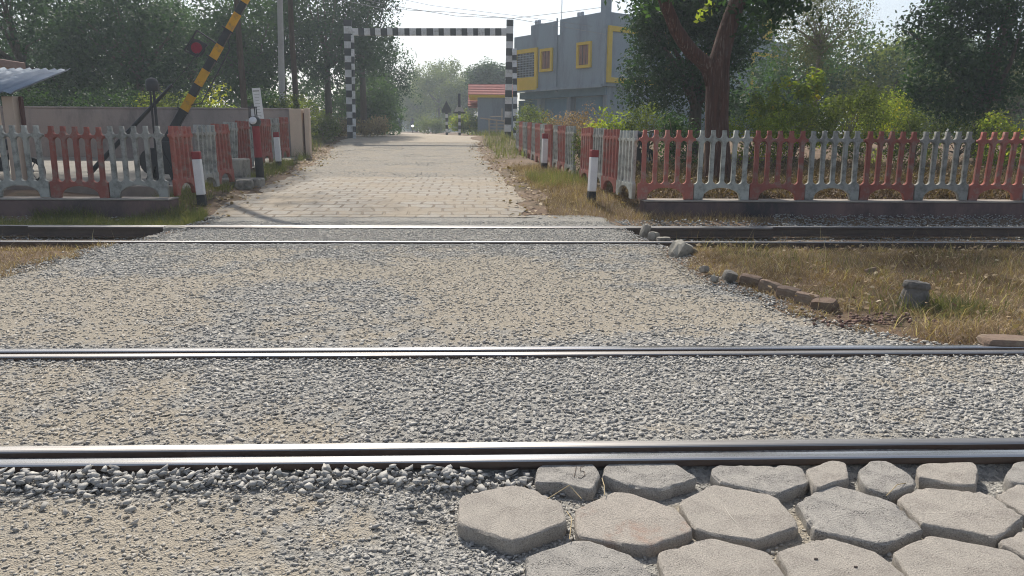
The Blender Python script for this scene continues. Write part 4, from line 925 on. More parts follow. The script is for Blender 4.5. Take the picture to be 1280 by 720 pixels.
def bike(name, label, lit):
    """motorcycle along local +x (front at +x)"""
    t = thing(name, label, 'motorcycle', (0, 0, 0))
    for x in (.66, -.64):
        o = wheel(MB(), (x, 0, .30), .25).build('wheel', m_tyre, t, local=True, smooth=True)
        mb = MB(); mb.tube([(x, -.05, .3), (x, .05, .3)], .06, 10)
        for k in range(6): a = math.pi*k/3; mb.tube([(x, 0, .3), (x+.21*math.cos(a), 0, .3+.21*math.sin(a))], .012, 5)
        mb.build('rim', m_pole, o, local=True)
    mb = MB(); mb.tube([(.66, -.09, .30), (.44, -.09, .92)], .025, 8); mb.tube([(.66, .09, .30), (.44, .09, .92)], .025, 8); mb.build('fork', m_iron, t, local=True)
    mb = MB(); mb.tube([(.43, -.36, 1.02), (.40, -.12, .98), (.40, .12, .98), (.43, .36, 1.02)], .018, 8); mb.tube([(.40, -.33, 1.0), (.44, -.40, 1.18)], .008, 5); mb.tube([(.40, .33, 1.0), (.44, .40, 1.18)], .008, 5); mb.build('handlebar', m_iron, t, local=True)
    mb = MB(); mb.tube([(.42, 0, .85), (.1, 0, .72), (-.6, 0, .7)], .04, 8); mb.tube([(.38, 0, .80), (.15, 0, .38), (-.2, 0, .36), (-.64, 0, .30)], .035, 8); mb.box((.05, 0, .45), (.38, .26, .3)); mb.build('frame', m_iron, t, .02, local=True)
    MB().tube([(.36, 0, .86), (.22, 0, .9), (.0, 0, .84), (-.06, 0, .78)], [.07, .13, .12, .05], 12).build('fuel_tank', m_bike, t, local=True, smooth=True)
    MB().tube([(-.02, 0, .8), (-.2, 0, .79), (-.5, 0, .83), (-.78, 0, .86)], [.09, .13, .12, .05], 10).build('saddle', m_tyre, t, local=True, smooth=True)
    MB().tube([(.02, .16, .36), (-.3, .17, .34), (-.85, .19, .42)], [.03, .05, .055], 8).build('exhaust', m_pole, t, local=True)
    MB().tube([(.44, 0, .88), (.56, 0, .88)], [.06, .10], 12).build('headlight', [m_lit if lit else m_lens], t, local=True)
    return t
def skin_body(name, pts, edges, rad, mat, parent):
    me = bpy.data.meshes.new(name); me.from_pydata(pts, edges, []); me.materials.append(mat); o = bpy.data.objects.new(name, me); link(o); o.parent = parent
    sk = o.modifiers.new('skin', 'SKIN'); sk.use_smooth_shade = True
    for v, r_ in zip(me.skin_vertices[0].data, rad): v.radius = (r_, r_)
    me.skin_vertices[0].data[0].use_root = True
    ss = o.modifiers.new('sub', 'SUBSURF'); ss.levels = 1; ss.render_levels = 2
    return o
def rider(label, group=None):
    t = thing('person', label, 'person', (0, 0, 0), 0, group)
    P = [(-.22, 0, .93), (-.20, 0, 1.15), (-.14, 0, 1.38), (-.10, 0, 1.50), (-.08, 0, 1.62), (-.07, 0, 1.70),
         (-.14, .19, 1.40), (.04, .27, 1.17), (.34, .30, 1.06), (.42, .31, 1.03), (-.14, -.19, 1.40), (.04, -.27, 1.17), (.34, -.30, 1.06), (.42, -.31, 1.03),
         (-.20, .12, .90), (.16, .20, .78), (.04, .20, .40), (.16, .20, .34), (-.20, -.12, .90), (.16, -.20, .78), (.04, -.20, .40), (.16, -.20, .34)]
    E = [(0, 1), (1, 2), (2, 3), (3, 4), (4, 5), (2, 6), (6, 7), (7, 8), (8, 9), (2, 10), (10, 11), (11, 12), (12, 13), (0, 14), (14, 15), (15, 16), (16, 17), (0, 18), (18, 19), (19, 20), (20, 21)]
    rad = [.15, .14, .16, .06, .095, .09, .07, .05, .04, .045, .07, .05, .04, .045, .10, .08, .055, .05, .10, .08, .055, .05]
    skin_body('body', P, E, rad, m_shirt, t)
    MB().lathe([(.03, .13), (.085, .10), (.11, .03), (.108, -.03), (.09, -.05)], (-.075, 0, 1.69), 14).build('hair', m_tyre, t, local=True, smooth=True)
    MB().lathe([(.02, -.10), (.07, -.07), (.078, 0), (.06, .05)], (-.045, 0, 1.66), 12).build('face', m_skin, t, local=True, smooth=True)
    return t
def put(o, px, Y, rz, sc=1):
    p = at(px, 165, Y); o.location = (p.x, Y, float(G(p.x, Y))+.01); o.rotation_euler = (0, 0, rz)
bk = bike('motorcycle', 'motorcycle coming along the far road with its headlight on', True); put(bk, 516, 96, R(-85))
rd = rider('rider on the motorcycle with the lit headlight', 'riders on the far road'); put(rd, 516, 96, R(-85))
bk2 = bike('motorcycle', 'dark motorcycle on the far road left of the lit headlight', False); put(bk2, 500, 92, R(95))
rd2 = rider('rider of the dark motorcycle left of the lit headlight', 'riders on the far road'); put(rd2, 500, 92, R(95))
p = at(790, 160, 17.3); bk3 = dup(bk2, (p.x, 17.3, float(G(p.x, 17.3))), R(40), 'black motorcycle parked behind the right roadside fence', None, (.95, .95, .95))
p = at(8, 205, 15.6); bk4 = dup(bk2, (p.x-.3, 15.7, float(G(p.x, 15.7))), R(15), 'dark motorcycle parked beside the cream hut column', None, (.95, .95, .95))

# ------------------------------------------------------------------ vegetation
def leaves(C, sig, per, size, seed, up=.5, aspect=.55):
    """leaf quads gathered round clump centres C"""
    r_ = np.random.default_rng(seed); k = len(C); n_ = k*per
    sig = np.broadcast_to(np.asarray(sig), (k, 3)) if np.ndim(sig) else np.full((k, 3), sig)
    d = r_.normal(0, 1, (n_, 3)); d *= (r_.random(n_)**.4/np.linalg.norm(d, axis=1))[:, None]*1.5
    P = np.repeat(C, per, 0)+d*np.repeat(sig, per, 0)
    rad_ = d/(np.linalg.norm(d, axis=1)[:, None]+1e-6); nrm = r_.normal(0, .55, (n_, 3))+rad_*.9; nrm[:, 2] += up; nrm /= np.linalg.norm(nrm, axis=1)[:, None]
    t_ = np.cross(nrm, r_.normal(0, 1, (n_, 3))); t_ /= np.linalg.norm(t_, axis=1)[:, None]; b_ = np.cross(nrm, t_)
    s = size*r_.uniform(.6, 1.35, n_)[:, None]
    V = np.stack([P-t_*s*.5, P-b_*s*aspect*.5+t_*s*.06, P+t_*s*.5-nrm*s*.12, P+b_*s*aspect*.5+t_*s*.06], 1).reshape(-1, 3)
    F = np.arange(n_*4).reshape(-1, 4)
    tint = np.clip(np.repeat(r_.uniform(.05, .85, k), per)+r_.normal(0, .09, n_), 0, 1)
    tint = np.where(r_.random(n_) < .012, 1., np.minimum(tint, .9))
    return V, F, np.repeat(tint, 4)
def clumps(lobes, n_, seed, shell=.5):
    r_ = np.random.default_rng(seed); vol = np.array([l[3]*l[4]*l[5] for l in lobes])**.8; wh = r_.choice(len(lobes), n_, p=vol/vol.sum())
    d = r_.normal(0, 1, (n_, 3)); d /= np.linalg.norm(d, axis=1)[:, None]; rad = r_.random(n_)**(1/3*shell+.0)
    L = np.array(lobes); return L[wh, :3]+d*rad[:, None]*L[wh, 3:6]
def limb_mesh(mb, base, C, r0, rr, n_=14, droop=0.):
    """branches from the trunk top to some clump centres"""
    for i in range(n_):
        e = Vector(C[rr.randrange(len(C))]); b = Vector(base)+Vector((0, 0, rr.uniform(-.15, .1)*(e-Vector(base)).length))
        mid = b.lerp(e, .5)+Vector((rr.uniform(-.3, .3), rr.uniform(-.3, .3), rr.uniform(.0, .4)))
        mb.tube([b, b.lerp(mid, .55), mid, e], [r0*.5, r0*.36, r0*.24, r0*.06], 6)
def tree(label, x, y, H, lobes, trunk_r, fork, nclump, per, leaf, lmat, seed, bark=None, group=None, name='tree', sig=.45, up=.5, limbs=14, shell=.5, lean=(0, 0), cat='tree'):
    g = float(G(x, y)); rr = random.Random(seed); t = thing(name, label, cat, (x, y, g), 0, group)
    L = [(x+l[0], y+l[1], g+l[2], l[3], l[4], l[5]) for l in lobes]
    C = clumps(L, nclump, seed, shell); V, F, T = leaves(C, sig, per, leaf, seed+1, up)
    np_mesh('crown', V, F, lmat, t, {'tint': T}, origin=(x, y, g))
    mb = MB(); top = Vector((x+lean[0], y+lean[1], g+fork)); b = Vector((x, y, g-.15))
    pts = [b, b.lerp(top, .12)+Vector((0, 0, 0)), b.lerp(top, .5)+Vector((rr.uniform(-.1, .1), rr.uniform(-.1, .1), 0))*fork*.12, top]
    mb.tube(pts, [trunk_r*1.45, trunk_r*1.05, trunk_r*.9, trunk_r*.75], 10)
    limb_mesh(mb, top, C, trunk_r, rr, limbs)
    mb.build('trunk', bark or m_bark, t, smooth=True)
    return t
def roundlobes(H, W, base, rr, k=7):
    """uneven crown: a core and k offset lobes between base and H"""
    h = H-base; L = [(0, 0, base+h*.5, W*.36, W*.36, h*.42)]
    for i in range(k):
        a = 2*math.pi*i/k+rr.uniform(-.4, .4); q = rr.uniform(.12, .34)*W; zz = base+h*rr.uniform(.22, .86)
        s = rr.uniform(.16, .27)*W; L.append((q*math.cos(a), q*math.sin(a), zz, s, s, min(s*.85, h*.3)))
    return L
def shrub(label, px, py_top, Y, W, lmat, seed, n=40, per=60, leaf=.06, sig=.16, group=None, name='bush', H=None):
    p = at(px, py_top, Y); g = float(G(p.x, Y)); H = H or max(.5, p.z-g); rr = random.Random(seed)
    L = [(0, 0, H*.45, W*.4, W*.35, H*.42)]+[(rr.uniform(-.4, .4)*W, rr.uniform(-.25, .25)*W, H*rr.uniform(.4, .75), W*.22, W*.2, H*.28) for _ in range(5)]
    return tree(label, p.x, Y, H, L, .03, H*.25, n, per, leaf, lmat, seed, m_twig, group, name, sig, .4, 12, .55, cat='bush')
# ---- the forked tree by the fence
fx = at(898, 190, 15.6); g = float(G(fx.x, 15.6))
t = thing('forked_tree', 'large forked tree with red brown trunk behind the right front fence', 'tree', (fx.x, 15.6, g))
def tk(px, py): return at(px, py, 15.6)
mb = MB()
mb.tube([Vector((fx.x, 15.6, g-.2)), tk(897, 215), tk(896, 170), tk(896, 140), tk(897, 110), tk(896, 88), tk(901, 68), tk(907, 45), tk(915, 20), tk(925, -5), tk(938, -50), tk(950, -100), tk(960, -160)], [.36, .29, .245, .235, .24, .25, .20, .185, .175, .165, .15, .12, .07], 16)
mb.tube([tk(892, 104), tk(886, 86), tk(875, 76)-Vector((0, .1, 0)), tk(861, 66)-Vector((0, .2, 0)), tk(849, 53)-Vector((0, .3, 0)), tk(840, 39)-Vector((0, .3, 0)), tk(827, 12)-Vector((0, .4, 0)), tk(815, -20)-Vector((0, .5, 0)), tk(800, -70)-Vector((0, .7, 0)), tk(785, -130)], [.17, .16, .15, .145, .14, .13, .12, .11, .09, .04], 12)
x_, y_ = fx.x, 15.6
Lb = [(x_+.6, y_-.5, g+7.6, 2.6, 2.6, 1.5), (x_-2.2, y_-.4, g+7.4, 2.0, 2.2, 1.3), (x_+3.0, y_, g+7.2, 2.3, 2.3, 1.4), (x_+.2, y_+2, g+8.2, 2.4, 2.2, 1.5), (x_+5.2, y_-.5, g+7.4, 2.0, 2.0, 1.3), (x_+3.6, y_-1.8, g+8.4, 1.9, 1.7, 1.2), (x_+7.2, y_+.6, g+7.6, 1.8, 1.8, 1.3)]
Lb += [(x_+9.0, y_-.5, g+7.4, 2.0, 2.0, 1.3), (x_+6.0, y_+2.5, g+9.2, 2.4, 2.2, 1.4), (x_+1.5, y_-2.2, g+9.4, 2.2, 1.8, 1.2)]; Lb += [(tk(948, 4).x, 15.4, tk(948, 4).z, .55, .5, .28), (tk(972, -8).x, 15.2, tk(972, -8).z, .5, .5, .25), (tk(812, -22).x, 15.2, tk(812, -22).z, .6, .5, .25)]; C = np.concatenate([clumps(Lb[:-3], 230, 5), clumps(Lb[-3:], 26, 6)]); rr = random.Random(4)
mb.tube([tk(893, 150)+Vector((.02, -.2, 0)), tk(899, 110)+Vector((0, -.235, 0)), tk(905, 60)+Vector((0, -.19, 0))], [.03, .05, .02], 6); limb_mesh(mb, tk(948, -95), C, .16, rr, 14); limb_mesh(mb, tk(800, -70), C[C[:, 0] < x_+.5], .12, rr, 6)
mb.build('trunk', m_barkred, t, smooth=True)
V, F, T = leaves(C, .42, 85, .13, 8); np_mesh('crown', V, F, l_mid, t, {'tint': T}, origin=(x_, y_, g))
V, F, T = leaves(np.array([tk(882, 14)[:], tk(876, 20)[:], tk(889, 8)[:]]), .10, 9, .15, 9); np_mesh('low_sprig', V, F, l_yel, t, {'tint': T}, origin=(x_, y_, g))  # sprig uses paler leaves than the crown, so sunlight is in its colour
# ---- dense low tree behind it and the big dark tree on the right
def px_tree(label, px, Y, lobes_px, nclump, per, leaf, lmat, seed, trunk_r, fork, sig, name='tree', group=None, bark=None, shell=.6, limbs=14):
    """lobes given as (px, py, radius px, radius py) at their own distances, turned into real positions"""
    b = at(px, 165, Y); g = float(G(b.x, Y)); rr = random.Random(seed); L = []
    for (lx, ly, rx, rz, dy) in lobes_px:
        c = at(lx, ly, Y+dy); k = (Y+dy)/FPX; L.append((c.x-b.x, dy, c.z-g, rx*k, (rx+rz)*.5*k, rz*k))
    return tree(label, b.x, Y, 0, L, trunk_r, fork, nclump, per, leaf, lmat, seed, bark, group, name, sig, .5, limbs, shell)
px_tree('dense low branching dark tree filling the space behind the forked trunk', 868, 22, [(865, 55, 70, 60, 0), (814, 95, 36, 32, -1), (820, 30, 30, 32, .4), (860, 118, 50, 36, .5), (922, 40, 32, 36, 1), (880, -10, 70, 45, 0), (800, 120, 24, 18, -1.2), (920, 135, 20, 18, .8), (850, 5, 60, 40, -.5)], 500, 62, .115, l_dark, 50, .22, 1.4, .30)
px_tree('big dark leafy tree at the right edge of the picture', 1225, 21, [(1215, 40, 62, 52, 0), (1180, 85, 42, 42, -.6), (1255, 95, 45, 40, .5), (1160, 35, 28, 30, 0), (1220, 125, 40, 28, -.4), (1290, 20, 40, 50, 0), (1230, -20, 60, 40, 0), (1190, 140, 26, 18, -.8), (1150, 110, 18, 20, -1)], 300, 66, .12, l_dark, 60, .24, 1.6, .30)
px_tree('tall sparse tree with thin pale twigs behind the bushes', 1015, 27, [(1012, 30, 45, 40, 0), (1050, 15, 40, 26, .5), (985, 15, 30, 30, -.4), (1030, 65, 28, 22, 0), (1075, 25, 22, 18, 0), (1000, 70, 26, 20, 0)], 190, 40, .085, l_pale, 70, .09, 3.4, .34, bark=m_twig, limbs=18)
for i, (px, Y, top, W, lab) in enumerate(((975, 37, 50, 7.5, 'rounded dark green tree right of the building'), (1052, 40, 32, 8.0, 'broad dark green tree behind the sparse pale one'), (1118, 38, 42, 7.0, 'dark green tree left of the big tree on the right'), (1185, 44, 30, 8, 'tall tree hidden mostly by the big dark tree on the right'), (1275, 36, 60, 7, 'grey green tree behind the right edge of the big dark tree'))):
    p = at(px, top, Y); g = float(G(p.x, Y)); H = p.z-g
    tree(lab, p.x, Y, H, roundlobes(H, W, .4, random.Random(100+i), 8), .2, H*.35, 120, 60, .2, (l_mid, l_mid, l_olive, l_mid, l_pale, l_mid)[i], 100+i, None, 'trees behind the right hand bushes', 'tree', .5)
# ---- shrubs behind the right fence
for i, (px, top, Y, W, mt_, lab, lf, n_) in enumerate((
    (772, 128, 18.0, 1.1, l_yel, 'bright yellow green bush at the corner behind the right roadside fence', .07, 36),
    (812, 122, 18.2, 1.5, l_olive, 'brownish green bush left of the forked trunk', .06, 46),
    (848, 135, 17.0, 1.0, l_mid, 'dark green bush at the foot of the forked trunk, left side', .07, 30),
    (945, 136, 18.0, 1.7, l_yel, 'low yellow green bush just right of the forked trunk', .07, 46),
    (998, 132, 18.6, 1.7, l_olive, 'olive bush below the sparse pale tree', .065, 46),
    (1062, 108, 18.4, 1.9, l_olive, 'tallest olive bush in the middle of the right thicket', .065, 70),
    (1108, 112, 18.9, 1.8, l_yel, 'yellow olive bush right of the tallest bush', .065, 60),
    (1150, 138, 17.8, 1.4, l_olive, 'olive bush below the big dark tree', .06, 40),
    (1205, 142, 18.6, 1.8, l_olive, 'low dull bush under the right part of the big dark tree', .06, 44),
    (1262, 146, 17.6, 1.6, l_yel, 'pale green bush at the right picture edge behind the fence', .07, 40),
    (1022, 86, 20.5, 1.5, l_yel, 'broad leaved sapling with yellow leaves before the dark trees', .13, 22),
    (962, 92, 21, 1.4, l_yel, 'broad leaved sapling right of the forked trunk, before the building', .12, 20))):
    shrub(lab, px, top, Y, W, mt_, 200+i, n_, 75, lf, .17, 'bushes behind the right fence')
for i, (px, top, Y, W, mt_, lab, lf) in enumerate((
    (727, 133, 22.5, 1.5, l_pink, 'pinkish tall seeding grass clump behind the gap in the right fence', .07),
    (700, 136, 26, 1.6, l_pink, 'pale pink seeding grass clump before the blue shutters', .075),
    (676, 132, 29, 1.6, l_olive, 'brown green weed clump near the far end of the right fence', .08),
    (659, 120, 33, 1.0, l_olive, 'tall thin weeds beside the right leg of the height gauge', .08),
    (733, 165, 18.2, .45, l_olive, 'narrow weed growing in the gap of the right roadside fence', .05))):
    shrub(lab, px, top, Y, W, mt_, 230+i, 40, 60, lf, .2, 'weed clumps behind the right roadside fence')
# ---- left wood: individual trees
for i, (px, Y, top, W, base, mt_, lab) in enumerate((
    (10, 35, -60, 8.5, .5, l_dark, 'dense dark tree behind the hut roof at the left edge'),
    (88, 40, -70, 8.5, .8, l_dark, 'tall dark tree behind the tip of the metal awning'),
    (160, 36, -50, 7.5, .8, l_dark, 'dark tree directly behind the domed bell'),
    (236, 44, 0, 7.0, 1.2, l_mid, 'lighter tree with sky gaps behind the red disc'),
    (296, 40, -30, 5.5, 1.5, l_mid, 'tree behind the tip of the striped boom'),
    (345, 46, -60, 7.0, 1.2, l_dark, 'tall tree directly behind the utility pole'),
    (402, 42, -70, 6.5, 1.6, l_dark, 'tall dark tree left of the height gauge post'),
    (447, 46, -80, 5.8, 2.0, l_dark, 'tallest tree at the left roadside, right behind the gauge post'),
    (468, 58, 52, 6.0, .8, l_dark, 'tree below the crossbar, its rounded right side against the sky'),
    (455, 50, 105, 6.0, .2, l_mid, 'low bushy tree right of the left gauge post'),
    (190, 52, -30, 8, 1, l_mid, 'far tree in the left wood between bell and boom'),
    (60, 54, -40, 9, 1, l_mid, 'far tree in the left wood above the awning'))):
    p = at(px, top, Y); g = float(G(p.x, Y)); H = p.z-g
    tree(lab, p.x, Y, H, roundlobes(H, W, base, random.Random(300+i), 9), .2, H*.4, 170 if i != 3 else 110, 62, .19, mt_, 300+i, None, 'trees of the wood on the left', 'tree', .5, shell=.7)
for i, (px, top, Y, W, mt_, lab) in enumerate((
    (118, 110, 29.5, 2.8, l_mid, 'green bush behind the wall, right of the awning tip'), (165, 112, 30, 2.6, l_yel, 'yellowish bush behind the wall left of the bell'),
    (222, 112, 30.5, 2.4, l_olive, 'olive bush behind the wall at the boom foot'), (268, 106, 31, 2.6, l_yel, 'yellow green bush behind the wall between boom and notice board'),
    (318, 112, 31.5, 2.0, l_mid, 'green bush behind the notice board'), (362, 116, 31, 2.0, l_olive, 'olive bush behind the end of the compound wall'), (70, 108, 30, 2.8, l_mid, 'dark green bush behind the wall under the awning tip'))):
    shrub(lab, px, top, Y, W, mt_, 330+i, 60, 60, .12, .3, 'bushes behind the compound wall')
for i, (px, top, Y, W, mt_, lab) in enumerate((
    (462, 146, 39.6, 2.2, l_drypale, 'pale dry grass clump right of the left gauge post'), (423, 150, 40, 1.8, l_drypale, 'dry grass clump left of the left gauge post'),
    (402, 140, 36, 1.8, l_olive, 'grey green weeds between wall end and gauge post'), (480, 150, 46, 2.2, l_mid, 'green roadside bush at the bend of the far road'), (398, 92, 47, 5.5, l_mid, 'tall leafy thicket between the end pillar and the gauge post'), (425, 104, 49, 4.5, l_dark, 'dark thicket directly behind the left gauge post'))):
    shrub(lab, px, top, Y, W, mt_, 350+i, 46, 60, .10, .24, 'weed clumps at the left roadside')
for px, Y, lab, lob, sd_ in ((307, 29.2, 'straight dark trunk with a high unseen crown added for shade, behind the compound wall', [(-2.5, -4, 11.5, 3, 3, 1.8), (3.1, -5.2, 11, 1.7, 1.7, 1.3), (-.5, -5.5, 11, 2.2, 2.4, 1.6), (-5, -3, 11, 2.8, 3, 1.8), (-1.5, 0, 12.5, 3, 3, 2.2), (-3.5, -8.4, 11.6, 2.6, 2.4, 1.5)], 371),
                         (372, 31, 'second straight dark trunk with a high unseen crown added for shade, right of the utility pole', [(-2.2, -3, 12.5, 2.4, 2.6, 1.8), (-2.0, 0, 13, 2.2, 2.6, 1.8), (-2.6, -6, 12.2, 2, 2.4, 1.5)], 372),
                         (-40, 27.5, 'tall trunk with a high unseen crown added for shade, behind the hut at the left edge', [(-1, -4, 11.5, 3.4, 3, 1.8), (2.6, -5, 11, 2.6, 2.6, 1.6), (4.2, -2, 11.5, 2.6, 2.6, 1.6), (0, -8, 11.6, 3, 2.4, 1.5), (3, -8.4, 11.2, 2.4, 2.2, 1.4)], 373)):
    p = at(px, 150, Y); tree(lab, p.x, Y, 13, lob, .115, 9.5, 190, 60, .16, l_dark, sd_, None, 'high crowns added to shade the gatekeeper yard', 'tree', .5, limbs=10)  # crowns out of view, lobes placed to shade the yard and break the boom shadow
# ---- trees far down the road
for i, (px, Y, top, W, base, mt_, lab) in enumerate((
    (548, 112, 80, 11, .3, l_olive, 'broad hazy tree at the end of the road'), (520, 130, 100, 10, .3, l_olive, 'hazy tree left of the broad one at the road end'),
    (578, 104, 96, 6, .3, l_olive, 'hazy tree right of the broad one at the road end'), (615, 84, 84, 4.6, 3.6, l_mid, 'round crowned tree above the red tiled roof'),
    (500, 190, 118, 16, .3, l_mid, 'blue hazy tree farthest down the road'), (535, 210, 115, 18, .3, l_mid, 'farthest faint tree above the lit headlight'))):
    p = at(px, top, Y); g = float(G(p.x, Y)); H = p.z-g
    tree(lab, p.x, Y, H, roundlobes(H, W, base, random.Random(400+i), 9), .2, H*.4, 150, 85, .32 if Y < 150 else .6, mt_, 400+i, None, 'trees far down the road', 'tree', .7, shell=.7)
for i, (px, top, Y, W, mt_, lab) in enumerate(((590, 138, 58, 2.6, l_yel, 'light green bush beside the small house'), (540, 148, 82, 3.4, l_olive, 'dull roadside bush behind the left road sign'), (606, 150, 60, 1.6, l_olive, 'bush at the left corner of the small house'))):
    shrub(lab, px, top, Y, W, mt_, 420+i, 46, 50, .2, .35, 'bushes at the far roadside')
# ---- far wood reading as one mass
Ls = [(-72+i*5.6+rng.uniform(-2, 2), 64+rng.uniform(-4, 4), 1.3+rng.uniform(3, 6), 4.5, 3.5, rng.uniform(4.5, 7)) for i in range(10)]+[(-66+i*4.6, 60, 2.6, 3.6, 2.5, 2.6) for i in range(13)]+[(-60+i*5, 62, 6.5, 3.6, 2.5, 2.6) for i in range(10)]
Lr = [(14+i*6+rng.uniform(-2, 2), 60+rng.uniform(-4, 4), 1.3+rng.uniform(2, 3.2), 5, 3.5, rng.uniform(3.2, 4.4)) for i in range(10)]+[(13+i*4.6, 52, 2.2, 3.4, 2.2, 2.0) for i in range(11)]
Lf = [(-40+i*8, 260+rng.uniform(-10, 10), 5, 8, 5, rng.uniform(6, 9)) for i in range(16)]
V, F, T = leaves(clumps(Ls+Lr, 1700, 77, .8), .85, 42, .42, 78); V2, F2, T2 = leaves(clumps(Lf, 420, 79, .8), 1.5, 40, 1.3, 80)
tag(np_mesh('woodland', np.concatenate([V, V2]), np.concatenate([F, F2+len(V)]), l_mid, None, {'tint': np.concatenate([T, T2])}), 'far wood behind the roadside trees reading as one green mass', 'wood', kind='stuff')
# ------------------------------------------------------------------ grass
def grass(name, label, X, Y, h, lean, mat, cat='grass', wd=.005, z0=0.):
    n_ = len(X); r_ = np.random.default_rng(len(X)); Z = G(X, Y)+z0
    a = r_.random(n_)*2*np.pi; l = np.clip(r_.normal(lean, .25, n_), .0, 1.5); h = h*r_.uniform(.5, 1.4, n_)
    d = np.stack([np.cos(a), np.sin(a), 0*a], -1); s = np.stack([-np.sin(a), np.cos(a), 0*a], -1); k = r_.random(n_)*2*np.pi
    s = s*np.cos(k)[:, None]+d*np.sin(k)[:, None]*.6
    P0 = np.stack([X, Y, Z], -1); up = np.array([0, 0, 1.])
    P1 = P0+(d*np.sin(l*.6)[:, None]+up*np.cos(l*.6)[:, None])*(h*.5)[:, None]
    P2 = P1+(d*np.sin(l*1.15)[:, None]+up*np.cos(l*1.15)[:, None])*(h*.5)[:, None]
    w_ = wd*r_.uniform(.6, 1.4, n_)[:, None]
    V = np.stack([P0-s*w_*.5, P0+s*w_*.5, P1+s*w_*.42, P1-s*w_*.42, P2+s*w_*.1, P2-s*w_*.1], 1).reshape(-1, 3)
    b = np.arange(n_)*6; F = np.concatenate([np.stack([b, b+1, b+2, b+3], -1), np.stack([b+3, b+2, b+4, b+5], -1)])
    tn = np.clip(vnoise(X, Y, .5, 55)*.6+r_.normal(.2, .16, n_), 0, .9); tn = np.where(r_.random(n_) < .08, 1, tn)
    return tag(np_mesh(name, V, F, mat, None, {'tint': np.repeat(tn, 6)}), label, cat, kind='stuff')
X, Y = region(95000, 2.0, 9, 4.95, 9.75); k = (X > xr(Y)+.05+.35*(vnoise(X, Y, .35, 66)-.4)) & (X/Y < .82) & (vnoise(X, Y, .28, 67)+.35*rng.random(len(X)) > .33)
k &= ((X-RST[:, 0].mean())/.42)**2+((Y-RST[:, 1].mean())/.30)**2 > .6+.8*rng.random(len(X))
grass('dry_grass', 'matted brown dry grass on the mound right of the crossing', X[k], Y[k], np.clip(.03+.14*fnoise(X[k], Y[k], .35, 90)**1.3, .03, .16), 1.2, l_straw)
X, Y = region(4500, 2.4, 11, 5.0, 9.7); k = (X > xr(Y)+.4) & (vnoise(X, Y, .8, 68) > .62)
grass('green_grass', 'sparse green blades within the dry grass on the right', X[k], Y[k], np.full(k.sum(), .16), .7, l_grass)
X, Y = region(30000, -11, -4.8, 6.6, 9.75); k = (X < xl(Y)+.1+.4*(vnoise(X, Y, .4, 69)-.4)) & (X/Y > -.95)
grass('dry_grass', 'patch of orange brown dry grass at the left edge before the far track', X[k], Y[k], np.clip(.04+.15*fnoise(X[k], Y[k], .35, 91)**1.3, .03, .17), 1.2, l_straw)
X, Y = region(60000, .5, 6.2, 12.45, 22); k = ((Y < 13.2) & (X > xr(Y)-.1) & (Y > 12.5+.25*vnoise(X, Y, .5, 3)) & (X < 6.0-1.6*rng.random(len(X)))) | ((Y >= 13.2) & (X > rc(Y)+rw(Y)+.15+.5*vnoise(X, Y, .5, 71)) & (X < PX.x-.115*(Y-13.6)-.03))
grass('dry_grass', 'brown dry grass around the right marker post and before the right plinth', X[k], Y[k], .06+.2*fnoise(X[k], Y[k], .4, 92), .85, l_straw)
X, Y = region(2600, .9, 2.4, 16.5, 19); k = (X > rc(Y)+rw(Y)+.5); grass('green_grass', 'green grass tuft behind the nearest right marker post', X[k], Y[k], np.full(k.sum(), .22), .5, l_grass, wd=.008)
X, Y = region(32000, -10.5, -4.75, 11.95, 13.3); k = (X < xl(Y)-.05) & (rng.random(len(X)) < sstep(-11, -7.6, X)) & (vnoise(X, Y, .4, 72) > .25)
grass('green_grass', 'dull green grass below the left fence beside the far track', X[k], Y[k], np.full(k.sum(), .20), .7, l_grass, wd=.007)
X, Y = region(14000, -6.3, -4.8, 13.3, 27); k = (X < rc(Y)-rw(Y)-.1-.5*vnoise(X, Y, .6, 73)) & (vnoise(X, Y, .7, 74) > .38)
grass('green_grass', 'yellow green verge grass around the red lamp post on the left', X[k], Y[k], np.full(k.sum(), .2), .6, l_grass, wd=.009)
X, Y = region(16000, -9.5, 3, 26, 46); k = (np.abs(X-rc(Y)) > rw(Y)+.1+.6*vnoise(X, Y, .8, 75)) & (np.abs(X-rc(Y)) < rw(Y)+3.5)
grass('verge_grass', 'olive and straw coloured grass along both sides of the far road', X[k], Y[k], np.full(k.sum(), .32), .6, l_grass, wd=.016)
X, Y = region(26000, 2.6, 15, 13.7, 19); grass('dry_litter', 'brown dry weeds and litter on the ground behind the right front fence', X, Y, .12+.4*fnoise(X, Y, .7, 120)**1.5, .8, l_dead, wd=.010)
X, Y = region(16000, 2.6, 13, 13.75, 17.5); V, F, T = leaves(np.stack([X, Y, G(X, Y)+.02+.35*rng.random(len(X))**2*fnoise(X, Y, .6, 121)], -1), .02, 1, .075, 122, .8, .6)
tag(np_mesh('leaf_litter', V, F, l_dead, None, {'tint': T}), 'brown dead leaves caught in the weeds behind the right front fence', 'leaf litter', kind='stuff')
X, Y = region(420, -10, 12, 9.75, 11.9); k = (X < xl(Y)-.3) | (X > xr(Y)+.3); grass('track_weeds', 'few thin weeds growing between the rails of the far track', X[k], Y[k], np.full(k.sum(), .18), .6, l_straw, wd=.006, z0=.0)
